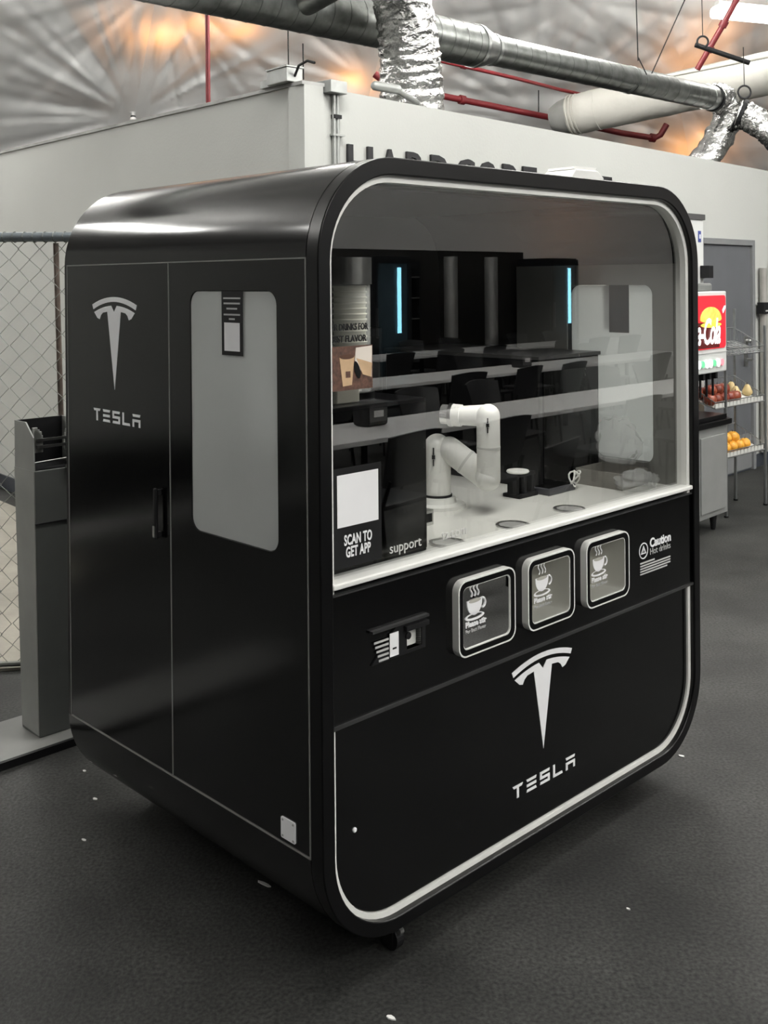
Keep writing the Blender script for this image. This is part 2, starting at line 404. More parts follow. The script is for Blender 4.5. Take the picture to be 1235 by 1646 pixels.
# roof shell and under shell: bent sheets
def bent(top):
    if top:
        o = arc(WD - RAD, ZT - RAD, RAD, 0, pi / 2) + arc(RAD, ZT - RAD, RAD, pi / 2, pi)
        i_ = arc(WD - RAD, ZT - RAD, RAD - TK, 0, pi / 2) + arc(RAD, ZT - RAD, RAD - TK, pi / 2, pi)
    else:
        o = arc(RAD, ZB + RAD, RAD, pi, 1.5 * pi) + arc(WD - RAD, ZB + RAD, RAD, 1.5 * pi, 2 * pi)
        i_ = arc(RAD, ZB + RAD, RAD - TK, pi, 1.5 * pi) + arc(WD - RAD, ZB + RAD, RAD - TK, 1.5 * pi, 2 * pi)
    return o + i_[::-1]
def strip_shell(name, top, mt):
    o = bent(top); n = len(o) // 2; out = o[:n]; inn = o[n:][::-1]
    m = MB(); vs = []
    for v in (0.04, D):
        vs += [(p[0], v, p[1]) for p in out] + [(p[0], v, p[1]) for p in inn]
    fs = []
    for k in range(n - 1):
        fs += [(k, k + 1, 2 * n + k + 1, 2 * n + k), (n + k, 3 * n + k, 3 * n + k + 1, n + k + 1), (k, n + k, n + k + 1, k + 1), (2 * n + k, 2 * n + k + 1, 3 * n + k + 1, 3 * n + k)]
    fs += [(0, 2 * n, 3 * n, n), (n - 1, 2 * n - 1, 4 * n - 1, 3 * n - 1)]
    return m.add(vs, fs).build(name, mt, kiosk, smooth=True, angle=35)
strip_shell('roof_shell', True, BLACK); strip_shell('under_shell', False, BLACK)
ZF0, ZF1 = ZB + RAD, ZT - RAD            # flat side range .33 .. 1.715
# front lip
MB().ring(rrect(0, WD, ZB, ZT, RAD, 14), rrect(0.038, WD - 0.038, ZB + 0.034, ZT - 0.043, RAD - 0.038, 14), 'y', -0.004, 0.04).build('front_frame', SATIN, kiosk, smooth=True, bevel=0.003, angle=35)
# white trim inside the lip
MB().ring(rrect(0.038, WD - 0.038, ZB + 0.034, ZT - 0.043, RAD - 0.038, 14), rrect(0.055, WD - 0.055, ZB + 0.046, ZT - 0.060, RAD - 0.055, 14), 'y', 0.013, 0.05).build('light_trim', TRIM, kiosk, smooth=True, angle=35)
# left side: frame, two doors; right side: wall with window
WZ0, WZ1, WV0, WV1 = 1.017, 1.642, 0.150, 0.512
def cell_with_window(m, v0, v1, z0, z1, u0, u1):
    n = 8
    inner = rrect(WV0, WV1, WZ0, WZ1, 0.035, n)
    cx, cz = (WV0 + WV1) / 2, (WZ0 + WZ1) / 2
    outer = []
    for (x, z) in inner:
        dx, dz = x - cx, z - cz
        # push each point to the rectangle
        t = min((v1 - cx) / dx if dx > 0 else (v0 - cx) / dx, (z1 - cz) / dz if dz > 0 else (z0 - cz) / dz)
        outer.append((cx + dx * t, cz + dz * t))
    # insert true corners by snapping the nearest
    for c in ((v1, z1), (v0, z1), (v0, z0), (v1, z0)):
        k = min(range(len(outer)), key=lambda i: hypot(outer[i][0] - c[0], outer[i][1] - c[1])); outer[k] = c
    m.ring(outer, inner, 'x', u0, u1)
# inner carcass (behind the doors)
m = MB(); cell_with_window(m, 0.04, 0.60, ZF0, ZF1, 0.014, TK); m.box(0.014, TK, 0.60, D, ZF0, ZF1); m.build('side_carcass', SATIN, kiosk)
m = MB(); cell_with_window(m, 0.042, 0.6125, ZF0 + 0.004, ZF1 + 0.003, 0.0, 0.0135); door_r = m.build('side_door', BLACK, kiosk, bevel=0.0015); 
door_l = MB().box(0.0, 0.0135, 0.6175, 1.183, ZF0 + 0.004, ZF1 + 0.003).build('side_door', BLACK, kiosk, bevel=0.0015)
MB().box(0.0, 0.0135, 1.1855, D, ZF0, ZF1).build('rear_post', SATIN, kiosk)
m = MB()
for v0, v1, z0, z1 in ((0.0395, 0.0425, ZF0, ZF1 + 0.004), (0.6135, 0.6165, ZF0, ZF1 + 0.004), (1.182, 1.185, ZF0, ZF1 + 0.004), (0.0395, 1.185, ZF1 + 0.002, ZF1 + 0.0055), (0.0395, 1.185, ZF0 - 0.001, ZF0 + 0.002)):
    m.box(-0.0012, 0.004, v0, v1, z0, z1)
m.build('door_seam', SEAM, kiosk)
m = MB(); cell_with_window(m, 0.04, 0.75, ZF0, ZF1, WD - TK, WD); m.box(WD - TK, WD, 0.75, D, ZF0, ZF1); m.build('side_panel', BLACK, kiosk)
# inner lining of the right wall, lighter grey
LINING = mat('grey_lining', (0.20, 0.20, 0.185), 0.5, var=0.1, vscale=6)
m = MB(); cell_with_window(m, 0.056, 0.75, 0.95, ZF1, WD - TK - 0.006, WD - TK - 0.0005); m.build('wall_lining', LINING, kiosk)
# film panes in both side windows with dark stickers
for u, uo in ((0.002, -1), (WD - 0.012, 1)):
    pane = MB().prism(rrect(WV0 + 0.001, WV1 - 0.001, WZ0 + 0.001, WZ1 - 0.001, 0.035, 8), 'x', u, u + 0.006).build('side_window', FILM, door_r if uo < 0 else kiosk)
    tag(pane, 'frosted white window film with rounded corners')
    us = -0.0012 if uo < 0 else WD + 0.0005
    st = MB().box(us - 0.0006, us + 0.0006, 0.281, 0.369, 1.481, 1.6425).build('window_sticker', MATTE, pane)
    if uo > 0: MB().box(WD - 0.0135, WD - 0.0125, 0.262, 0.345, 1.470, 1.6425).build('window_sticker', MATTE, pane)
    else:
        # the code square stays blank, the fine print shows as lines
        MB().box(-0.0028, -0.0014, 0.293, 0.357, 1.492, 1.563).build('white_square', DECAL, pane)
        m = MB()
        for z, a in ((1.622, 0.036), (1.609, 0.034), (1.596, 0.022), (1.581, 0.034), (1.570, 0.012)):
            m.box(-0.0026, -0.0014, 0.325 - a, 0.325 + a, z, z + 0.0042)
        m.build('fine_print', PRINT, pane)
# door handle, lock plate
h = MB().box(-0.020, -0.010, 0.659, 0.673, 0.965, 1.105).build('door_handle', MATTE, door_l, bevel=0.004)
for zq in (0.97, 1.085): MB().box(-0.0105, 0.0, 0.660, 0.672, zq, zq + 0.015).build('handle_post', MATTE, h)
MB().box(-0.0225, -0.0195, 0.661, 0.671, 0.972, 1.002).build('lock', STEEL, h)
pl = MB().prism(rrect(0.093, 0.146, 0.345, 0.395, 0.004, 3), 'x', -0.003, 0.0).build('service_plate', DECAL, door_r)
for v, z in ((0.100, 0.351), (0.139, 0.351), (0.100, 0.389), (0.139, 0.389)): MB().prism(circ(v, z, 0.0028, 8), 'x', -0.0042, -0.002).build('plate_screw', STEEL, pl)

# logo marks -------------------------------------------------------
def logo(scale, parent, loc, rot, hgt):
    # arc bar
    def arcpts(w2, ztop, drop, n=14): return [(-w2 + 2 * w2 * i / n, ztop - drop * ((2 * i / n - 1) ** 2)) for i in range(n + 1)]
    top = arcpts(0.5, 0.0, 0.085); bot = arcpts(0.475, -0.052, 0.085)
    a = [(x * scale, y * hgt) for x, y in top + bot[::-1]]
    g = MB().prism(a, 'z', 0, 0.0012)
    # the T
    w = 0.455
    l = [(-w + w * i / 7 * 0.86, -0.093 - 0.075 * ((1 - i / 7 * 0.86) ** 2)) for i in range(8)]
    r = [(-x, y) for x, y in l][::-1]
    poly = l + [(0.0, -0.165)] + r + [(w - 0.075, -0.232), (w - 0.125, -0.245), (w - 0.155, -0.20), (w - 0.2, -0.172), (0.15, -0.16), (0.0, -1.0), (-0.15, -0.16), (-w + 0.2, -0.172), (-w + 0.155, -0.20), (-w + 0.125, -0.245), (-w + 0.075, -0.232)]
    g.prism([(x * scale, y * hgt) for x, y in poly], 'z', 0, 0.0012)
    return g.build('emblem', DECAL, parent, loc=loc, rot=rot)
def wordmark(wd, ht, parent, loc, rot):
    # five letters of bars; loc = lower left corner
    lw = wd / 6.4; gap = (wd - 5 * lw) / 4; t = ht * 0.2
    for i, ch in enumerate('TESLA'):
        x = i * (lw + gap); g = MB()
        R = lambda x0, x1, y0, y1: g.box(x + x0 * lw, x + x1 * lw, y0 * ht, y1 * ht, 0, 0.0012)
        P = lambda pts: g.prism([(x + a * lw, b * ht) for a, b in pts], 'z', 0, 0.0012)
        if ch == 'T': P([(0, 1), (1, 1), (0.88, 0.8), (0.6, 0.8), (0.6, 0), (0.4, 0), (0.4, 0.8), (0.12, 0.8)])
        if ch == 'E': P([(0, 1), (1, 1), (0.93, 0.8), (0.07, 0.8)]); P([(0.03, 0.6), (0.97, 0.6), (0.97, 0.4), (0.03, 0.4)]); P([(0.07, 0.2), (0.93, 0.2), (1, 0), (0, 0)])
        if ch == 'S': P([(0, 1), (1, 1), (0.94, 0.8), (0.2, 0.8), (0.2, 0.6), (1, 0.6), (1, 0), (0, 0), (0.06, 0.2), (0.8, 0.2), (0.8, 0.4), (0, 0.4)])
        if ch == 'L': P([(0, 1), (0.2, 1), (0.2, 0.2), (0.95, 0.2), (1, 0), (0, 0)])
        if ch == 'A': P([(0, 1), (1, 1), (0.93, 0.8), (0.07, 0.8)]); P([(0, 0.6), (1, 0.6), (1, 0), (0.8, 0), (0.8, 0.4), (0.2, 0.4), (0.2, 0), (0, 0)])
        g.build('letter', DECAL, parent, loc=loc, rot=rot)
logo(0.25, door_l, (-0.0002, 0.902, 1.624), SIDE, 0.268)
wordmark(0.262, 0.036, door_l, (-0.0002, 1.026, 1.258), SIDE)

# front: ledge, upper panel with openings, lower panel ---------------
ZL0, ZL1 = 0.949, 0.963
MB().box(0.040, WD - 0.040, -0.002, 0.055, ZL0, ZL1).build('window_ledge', TRIM, kiosk, bevel=0.004)
VP = 0.006           # front of the upper panel
ZS = 0.631
wins = [(0.455, 0.688), (0.743, 0.962), (1.021, 1.250)]
ZP0, ZP1 = 0.686, 0.886
m = MB()
cells = [(0.395, 0.715), (0.715, 0.992), (0.992, 1.29)]
def cell_rr(m, x0, x1, z0, z1, inner, a, b):
    cx = sum(p[0] for p in inner) / len(inner); cz = sum(p[1] for p in inner) / len(inner); outer = []
    for (x, z) in inner:
        dx, dz = x - cx, z - cz
        t = min((x1 - cx) / dx if dx > 1e-9 else (x0 - cx) / dx if dx < -1e-9 else 1e9, (z1 - cz) / dz if dz > 1e-9 else (z0 - cz) / dz if dz < -1e-9 else 1e9)
        outer.append((cx + dx * t, cz + dz * t))
    for c in ((x1, z1), (x0, z1), (x0, z0), (x1, z0)):
        k = min(range(len(outer)), key=lambda i: hypot(outer[i][0] - c[0], outer[i][1] - c[1])); outer[k] = c
    m.ring(outer, inner, 'y', a, b)
for (c0, c1), (x0, x1) in zip(cells, wins): cell_rr(m, c0, c1, ZS, 0.935, rrect(x0 + 0.016, x1 - 0.016, ZP0 + 0.016, ZP1 - 0.016, 0.018, 6), VP, 0.03)
SL = (0.283, 0.337, 0.752, 0.800)        # card slot hole
cell_rr(m, 0.15, 0.395, ZS, 0.935, rrect(SL[0], SL[1], SL[2], SL[3], 0.003, 6), VP, 0.03)
m.box(0.04, 0.15, VP, 0.03, ZS, 0.935); m.box(1.29, WD - 0.042, VP, 0.03, ZS, 0.935)
MB.build(m, 'upper_panel', BLACK, kiosk)
MB().box(0.04, WD - 0.036, 0.000, 0.03, ZS - 0.006, ZS + 0.002).build('panel_edge', mat('edge_grey', (0.035, 0.035, 0.036), 0.35, var=0.2), kiosk)
MB().box(0.04, WD - 0.045, 0.000, 0.012, 0.934, 0.938).build('panel_edge', MATS['edge_grey'], kiosk)
lp = MB().prism(rrect(0.05, WD - 0.05, ZB + 0.045, ZS + 0.10, RAD - 0.05, 10)[22:] + [(WD - 0.05, ZS - 0.006), (0.05, ZS - 0.006)], 'y', 0.020, 0.035)
lp = MB().prism([(WD - 0.05, ZS - 0.006), (0.05, ZS - 0.006)] + arc(0.25, ZB + 0.25, 0.20, pi, 1.5 * pi) + arc(WD - 0.25, ZB + 0.25, 0.20, 1.5 * pi, 2 * pi), 'y', 0.020, 0.035).build('lower_panel', BLACK, kiosk)
logo(0.282, lp, (0.853, 0.0198, 0.598), FRONT, 0.276)
wordmark(0.293, 0.036, lp, (0.712, 0.0198, 0.222), FRONT)
MB().lathe([(0.006, 0), (0.006, 0.003), (0.004, 0.005)], 12).build('key_lock', DECAL, lp, loc=(0.118, 0.020, 0.363), rot=FRONT, smooth=True)
# pick-up windows
GREYBACK = mat('pickup_back', (0.46, 0.45, 0.405), 0.55, var=0.06, vscale=12)
for (x0, x1) in wins:
    o = rrect(x0, x1, ZP0, ZP1, 0.030, 6); i1 = rrect(x0 + 0.018, x1 - 0.018, ZP0 + 0.018, ZP1 - 0.018, 0.018, 6)
    pw = MB().ring(o, rrect(x0 + 0.004, x1 - 0.004, ZP0 + 0.004, ZP1 - 0.004, 0.027, 6), 'y', -0.016, VP).build('pickup_window', TRIM, kiosk, smooth=True, angle=35)
    MB().ring(rrect(x0 + 0.004, x1 - 0.004, ZP0 + 0.004, ZP1 - 0.004, 0.027, 6), i1, 'y', -0.0155, VP).build('bezel', SATIN, pw, smooth=True, angle=35)
    MB().ring(i1, rrect(x0 + 0.021, x1 - 0.021, ZP0 + 0.021, ZP1 - 0.021, 0.016, 6), 'y', -0.013, 0.09).build('reveal', TRIM, pw, smooth=True, angle=35)
    MB().box(x0 + 0.018, x1 - 0.018, 0.088, 0.093, ZP0 + 0.018, ZP1 - 0.018).build('back_plate', GREYBACK, pw)
    gl = MB().add([(x0 + 0.02, -0.0105, ZP0 + 0.02), (x1 - 0.02, -0.0105, ZP0 + 0.02), (x1 - 0.02, -0.0105, ZP1 - 0.02), (x0 + 0.02, -0.0105, ZP1 - 0.02)], [(0, 1, 2, 3)]).build('pane', SMALLGLASS, pw)
    # cup icon
    cx = x0 + 0.068; cz = ZP1 - 0.074; vv = -0.0112
    g = MB(); g.prism([(cx - 0.030, cz + 0.016)] + [(cx + 0.030 * cos(a) * (1 if sin(a) > -0.5 else 1), cz + 0.012 + 0.036 * sin(a)) for a in [pi + pi * i / 12 for i in range(13)]] + [(cx + 0.030, cz + 0.016)], 'y', vv - 0.001, vv)
    th = [(cx + 0.030 + 0.013 * sin(a), vv - 0.0005, cz + 0.002 + 0.013 * cos(a)) for a in [pi * i / 10 for i in range(11)]]
    g.tube(th, 0.0026, 5)
    g.ring([(cx + 0.038 * cos(2 * pi * i / 24), cz - 0.028 + 0.009 * sin(2 * pi * i / 24)) for i in range(24)], [(cx + 0.030 * cos(2 * pi * i / 24), cz - 0.0265 + 0.0055 * sin(2 * pi * i / 24)) for i in range(24)], 'y', vv - 0.001, vv)
    for k in (-1, 0, 1):
        g.tube([(cx + k * 0.013 + 0.004 * sin(j * 0.9), vv - 0.0005, cz + 0.025 + j * 0.0042) for j in range(9)], 0.0018, 5)
    g.build('cup_icon', DECAL, gl)
    MB().prism([(cx + 0.024 * cos(2 * pi * i / 20), cz + 0.0135 + 0.005 * sin(2 * pi * i / 20)) for i in range(20)], 'y', vv - 0.0018, vv - 0.0011).build('coffee_icon', GREYBACK, gl)
    text('Please stir', 0.020, DECAL, gl, (x0 + 0.032, vv, ZP1 - 0.126), FRONT, off=0.0006)
    text('For Best Flavor', 0.013, PRINT, gl, (x0 + 0.032, vv, ZP1 - 0.141), FRONT)
# card slot and its label
cs = MB().prism([(0.165, 0.745), (0.350, 0.745), (0.350, 0.826), (0.172, 0.826), (0.165, 0.818)], 'y', VP - 0.003, VP - 0.0002)
m = MB(); cell_rr(m, 0.162, 0.350, 0.744, 0.824, rrect(SL[0], SL[1], SL[2], SL[3], 0.003, 6), VP - 0.004, VP)
cs = m.build('card_reader', MATTE, kiosk)
MB().box(0.160, 0.356, VP - 0.012, VP, 0.822, 0.828).build('reader_rim', MATS['edge_grey'], cs)
MB().box(0.272, 0.352, VP - 0.016, VP, 0.803, 0.815).build('reader_rim', MATTE, cs)
m = MB(); m.box(SL[0] - 0.002, SL[1] + 0.002, 0.024, 0.028, SL[2], SL[3]); m.box(SL[0] - 0.003, SL[0], VP, 0.027, SL[2], SL[3]); m.box(SL[1], SL[1] + 0.003, VP, 0.027, SL[2], SL[3]); m.box(SL[0], SL[1], VP, 0.027, SL[2] - 0.003, SL[2]); m.box(SL[0], SL[1], VP, 0.027, SL[3], SL[3] + 0.003)
m.build('slot_liner', TRIM, cs)
MB().prism(circ(SL[0] + 0.003, 0.788, 0.009, 12), 'y', VP - 0.008, VP - 0.003).build('slot_knob', MATTE, cs)
lb = MB().box(0.223, 0.253, VP - 0.0054, VP - 0.004, 0.750, 0.807).build('white_card', DECAL, cs)
MB().box(0.232, 0.245, VP - 0.0062, VP - 0.0052, 0.767, 0.771).build('card_mark', MATTE, lb)
m = MB()
for k in range(5): m.box(0.170 + 0.004 * k, 0.219, VP - 0.0054, VP - 0.004, 0.794 - k * 0.0115, 0.799 - k * 0.0115)
m.build('fine_print', PRINT, cs)
# caution label
ca = MB().ring([(1.365 + 0.026 * cos(2 * pi * i / 32), 0.795 + 0.026 * sin(2 * pi * i / 32)) for i in range(32)], [(1.365 + 0.0225 * cos(2 * pi * i / 32), 0.795 + 0.0225 * sin(2 * pi * i / 32)) for i in range(32)], 'y', VP - 0.0012, VP - 0.0001)
tri = lambda s: [(1.365, 0.795 + 0.017 * s), (1.365 - 0.0155 * s, 0.795 - 0.010 * s), (1.365 + 0.0155 * s, 0.795 - 0.010 * s)]
ca.ring(tri(1.0), [(x, z - 0.0004) for x, z in tri(0.62)], 'y', VP - 0.0012, VP - 0.0001)
ca.box(1.3638, 1.3662, VP - 0.0012, VP - 0.0001, 0.792, 0.801); ca.box(1.3638, 1.3662, VP - 0.0012, VP - 0.0001, 0.7875, 0.790)
ca = ca.build('caution_mark', DECAL, kiosk)
text('Caution', 0.040, DECAL, ca, (1.402, VP - 0.0006, 0.799), FRONT, off=0.0012)
text('Hot drinks', 0.029, PRINT, ca, (1.402, VP - 0.0006, 0.775), FRONT)
m = MB(); m.box(1.345, 1.43, VP - 0.0012, VP - 0.0001, 0.754, 0.759)
for k in range(4): m.box(1.345, 1.527 - 0.02 * (k == 3), VP - 0.0012, VP - 0.0001, 0.745 - k * 0.0085, 0.7495 - k * 0.0085)
m.build('fine_print', PRINT, ca)

# glass -----------------------------------------------------------
gv = 0.034
gpts = [(0.052, 0.963), (WD - 0.052, 0.963)] + arc(WD - RAD, ZT - RAD - 0.006, RAD - 0.052, 0, pi / 2) + arc(RAD, ZT - RAD - 0.006, RAD - 0.052, pi / 2, pi)
gl = MB().add([(u, gv, z) for u, z in gpts], [tuple(range(len(gpts)))]).build('front_glass', GLASS, kiosk); tag(gl, 'large clear front window pane')
# stickers on the glass
GS = gv - 0.0015
st = MB().box(0.068, 0.228, GS - 0.0008, GS, 0.985, 1.222).build('scan_sticker', MATTE, gl)
MB().box(0.083, 0.217, GS - 0.0018, GS - 0.0009, 1.082, 1.206).build('white_square', DECAL, st)
text('SCAN TO', 0.034, DECAL, st, (0.1495, GS - 0.001, 1.038), FRONT, off=0.0010, align='CENTER', sx=0.60, space=1.05)
text('GET APP', 0.034, DECAL, st, (0.1495, GS - 0.001, 1.009), FRONT, off=0.0010, align='CENTER', sx=0.60, space=1.05)
PALE = mat('pale_print', (0.6, 0.6, 0.58), 0.6, var=0.03)
text('support', 0.036, PALE, gl, (0.255, GS, 0.990), FRONT)
text('tz.com', 0.036, PALE, gl, (0.445, GS, 0.990), FRONT)
# the stir sign: clear sheet with black words over a coffee picture
PB = mat('poster_brown', (0.055, 0.025, 0.018), 0.6, col2=(0.16, 0.075, 0.05), vscale=90)
sg = MB().box(0.052, 0.202, GS - 0.0008, GS, 1.405, 1.510).build('coffee_sign', PB, gl)
text('STIR DRINKS FOR', 0.022, MATTE, sg, (0.058, GS, 1.548), FRONT, off=0.0005, sx=0.75)
text('BEST FLAVOR', 0.022, MATTE, sg, (0.069, GS, 1.520), FRONT, off=0.0005, sx=0.85)
KRAFT = mat('printed_kraft', (0.62, 0.42, 0.25), 0.6, var=0.08, vscale=50)
PAPERW = mat('printed_white', (0.82, 0.74, 0.66), 0.6, var=0.04)
MB().prism([(0.094, 1.484), (0.142, 1.486), (0.133, 1.417), (0.104, 1.415)], 'y', GS - 0.0018, GS - 0.0009).build('printed_cup', KRAFT, sg)
MB().prism([(0.118 + 0.023 * cos(2 * pi * i / 20), 1.485 + 0.006 * sin(2 * pi * i / 20)) for i in range(20)], 'y', GS - 0.0024, GS - 0.0018).build('printed_coffee', mat('printed_coffee', (0.10, 0.04, 0.02), 0.5, var=0.2), sg)
MB().box(0.113, 0.128, GS - 0.0024, GS - 0.0019, 1.435, 1.450).build('printed_badge', PB, sg)
MB().prism([(0.147, 1.505), (0.200, 1.508), (0.198, 1.432), (0.170, 1.440), (0.143, 1.475)], 'y', GS - 0.0016, GS - 0.0009).build('printed_bag', PAPERW, sg)
MB().prism([(0.148, 1.480), (0.199, 1.466), (0.196, 1.432), (0.168, 1.440)], 'y', GS - 0.0022, GS - 0.0017).build('printed_bag_label', KRAFT, sg)
MB().prism([(0.150 + 0.009 * cos(a) - 0.006 * sin(a), 1.452 + 0.021 * sin(a)) for a in [2 * pi * i / 16 for i in range(16)]], 'y', GS - 0.0028, GS - 0.0022).build('printed_lid', SATIN, sg)
MB().prism([(0.053, 1.503), (0.066, 1.492), (0.071, 1.470), (0.062, 1.462), (0.053, 1.466)], 'y', GS - 0.0016, GS - 0.0009).build('printed_spoon', PAPERW, sg)

# interior: counter with three cup wells, back wall, floor
ZC = 0.951
m = MB()
holes = [(0.545, 0.105), (0.828, 0.105), (1.115, 0.112)]
hr = 0.040
xs = [0.04, 0.40, 0.69, 0.975, 1.26, WD - 0.04]
m.box(xs[0], xs[1], 0.055, 0.20, ZC - 0.02, ZC)
for i, (hx, hv) in enumerate(holes):
    x0, x1 = xs[i + 1], xs[i + 2]
    inner = circ(hx, hv, hr, 32); outer = sqloop(x0, x1, 0.055, 0.20, hx, hv, 32)
    for c in ((x1, 0.20), (x0, 0.20), (x0, 0.055), (x1, 0.055)):
        k = min(range(32), key=lambda j: hypot(outer[j][0] - c[0], outer[j][1] - c[1])); outer[k] = c
    m.ring(outer, inner, 'z', ZC - 0.02, ZC)
m.box(xs[4], xs[5], 0.055, 0.20, ZC - 0.02, ZC); m.box(0.04, WD - 0.04, 0.20, 1.16, ZC - 0.02, ZC)
ct = m.build('counter', COUNTER, kiosk)
for hx, hv in holes:
    r = MB()
    r.ring(circ(0, 0, 0.050, 32), circ(0, 0, hr - 0.001, 32), 'z', 0, 0.004)
    rr = r.build('cup_well', STEEL, ct, loc=(hx, hv, ZC), smooth=True, angle=30)
    MB().lathe([(hr - 0.001, 0.002), (hr - 0.004, -0.006), (hr - 0.012, -0.012), (0.02, -0.014), (0.0005, -0.014)], 32).build('well_dish', mat('pale_dish', (0.62, 0.62, 0.60), 0.25, 0.4, var=0.05), rr, smooth=True, angle=50)
MB().prism(rrect(0.036, WD - 0.036, ZB + 0.036, ZT - 0.036, RAD - 0.036, 12), 'y', 1.165, 1.192).build('back_wall', SATIN, kiosk)
MB().box(0.25, WD - 0.25, 0.05, 1.16, ZT - 0.050, ZT - 0.042).build('inner_ceiling', MATTE, kiosk)
# light bar under the roof, set behind the lip
lbar = MB().box(0.20, WD - 0.20, 0.075, 0.135, ZT - 0.064, ZT - 0.051).build('light_bar', SATIN, kiosk)
l = bpy.data.lights.new('light_bar_strip', 'AREA'); l.shape = 'RECTANGLE'; l.size = 1.2; l.size_y = 0.03; l.energy = 5.5; l.spread = radians(110); l.color = (1, 0.98, 0.93)
lo = bpy.data.objects.new('light_bar_strip', l); COL.objects.link(lo); lo.parent = kiosk; lo.location = (WD / 2, 0.105, ZT - 0.066); lo.rotation_euler = (radians(12), 0, 0)
# castors
for u, v in ((0.27, 0.05), (WD - 0.36, 0.10), (0.36, D - 0.30), (WD - 0.36, D - 0.30)):
    c = MB().box(u - 0.03, u + 0.03, v - 0.03, v + 0.03, 0.060, 0.082).box(u - 0.02, u - 0.015, v - 0.02, v + 0.02, 0.02, 0.065).box(u + 0.015, u + 0.02, v - 0.02, v + 0.02, 0.02, 0.065).build('castor', SATIN, kiosk)
    MB().prism(circ(v, 0.031, 0.031, 20), 'x', u - 0.012, u + 0.012).build('wheel', MATTE, c)
    MB().prism(circ(v - 0.03, 0.055, 0.008, 10), 'x', u - 0.006, u + 0.006).build('castor_bolt', STEEL, c)

# ------------------------------------------------------------------ things inside the kiosk (top level, in kiosk axes)
def kroot(name, u, v, z, label, cat, group=None, rz=0.0):
    return empty(name, K(u, v, z), TH + rz, label, cat, group)
# black dispenser unit at front left
r = kroot('dispenser_cabinet', 0.27, 0.26, ZC, 'black glossy dispenser cabinet inside the kiosk, left of the robot arm', 'cabinet')
MB().box(-0.21, 0.185, -0.165, 0.14, 0, 0.405).build('body', SATIN, r, bevel=0.003)
MB().box(-0.205, 0.18, -0.170, -0.166, 0.01, 0.395).build('front_panel', BLACK, r)
MB().box(-0.09, -0.01, -0.12, -0.06, 0.405, 0.450).build('sensor_block', mat('pale_plastic', (0.6, 0.58, 0.5), 0.5, var=0.04), r, bevel=0.004)
# machine at the back right
r = kroot('coffee_machine', 1.46, 0.72, ZC, 'black boxy coffee machine inside the kiosk beside the right window', 'machine')
MB().box(-0.17, 0.185, -0.36, 0.38, 0, 0.44).build('body', SATIN, r, bevel=0.004)
MB().box(-0.15, 0.17, -0.366, -0.360, 0.02, 0.40).build('front_panel', BLACK, r)
MB().box(-0.175, 0.19, -0.365, 0.385, 0.44, 0.452).build('top_plate', mat('dark_grey_plate', (0.05, 0.05, 0.05), 0.3, var=0.1), r)
# tall grinder unit behind the arm
r = kroot('grinder_unit', 0.75, 0.92, ZC, 'tall black equipment tower at the back of the kiosk behind the robot arm', 'machine')
MB().box(-0.22, 0.25, -0.10, 0.20, 0, 0.55).build('body', SATIN, r, bevel=0.004)
MB().box(-0.20, 0.23, -0.106, -0.10, 0.03, 0.52).build('front_panel', BLACK, r)
# cup tube and cups
cu, cv = 0.300, 0.22
r = kroot('cup_tube', cu, cv, ZC + 0.405, 'clear cylindrical cup dispenser tube with a steel collar, behind the coffee sign', 'dispenser')
MB().lathe([(0.055, 0.0), (0.055, 0.36), (0.053, 0.36), (0.053, 0.0)], 28).build('tube', CLEAR, r, smooth=True, angle=30)
MB().lathe([(0.0585, 0.30), (0.0585, 0.37), (0.057, 0.37), (0.057, 0.30)], 28).build('collar', STEEL, r, smooth=True, angle=30)
MB().lathe([(0.064, 0.0), (0.064, 0.02), (0.05, 0.02), (0.05, 0.0)], 28).build('base_ring', SATIN, r, smooth=True, angle=30)
CUP = mat('paper_cup', (0.80, 0.78, 0.66), 0.6, var=0.02)
cup0 = None
ORD = ['first', 'second', 'third', 'fourth', 'fifth', 'sixth', 'seventh', 'eighth', 'ninth', 'tenth', 'eleventh', 'twelfth', 'thirteenth']
for k in range(14):
    c = kroot('paper_cup', cu, cv, ZC + 0.425 + k * 0.0145, f"cream paper cup in the clear tube, {'lowest' if k == 0 else 'topmost' if k == 13 else ORD[13 - k] + ' from the top'}", 'cup', 'paper cups stacked in the clear tube')
    if cup0 is None:
        a = MB().lathe([(0.030, 0.0), (0.043, 0.085), (0.042, 0.085), (0.029, 0.002)], 24).build('wall', CUP, c, smooth=True, angle=30)
        b = MB().tube([(0.0435 * cos(2 * pi * i / 24), 0.0435 * sin(2 * pi * i / 24), 0.086) for i in range(24)], 0.0028, 6, closed=True).build('rim', CUP, c, smooth=True)
        cup0 = (a, b)
    else:
        for q in cup0:
            d = q.copy(); COL.objects.link(d); d.parent = c
# robot arm
rb = K(0.875, 0.44, ZC); dep = rb.y
arm = empty('robot_arm', rb, 0, 'white jointed robot arm folded above the kiosk counter', 'robot arm')
def rl(px, py, d): return at(px, py, d) - rb
bx = rl(703, 700, dep).x
MB().lathe([(0.088, 0.0), (0.088, 0.010), (0.060, 0.014), (0.055, 0.030), (0.046, 0.032)], 36, (bx, 0, 0)).build('base', ROBOT, arm, smooth=True, angle=30)
MB().lathe([(0.0465, 0.032), (0.0465, 0.039)], 32, (bx, 0, 0)).build('joint_ring', MATTE, arm, smooth=True, angle=30)
ztop = rl(703, 697, dep).z
rs = 0.0425
prof = [(rs, 0.039), (rs, ztop - rs)] + [(max(rs * cos(a), 1e-4), ztop - rs + rs * sin(a)) for a in [pi / 2 * i / 8 for i in range(1, 9)]]
sh = MB().lathe(prof, 32, (bx, 0, 0)).build('shoulder', ROBOT, arm, smooth=True, angle=50)
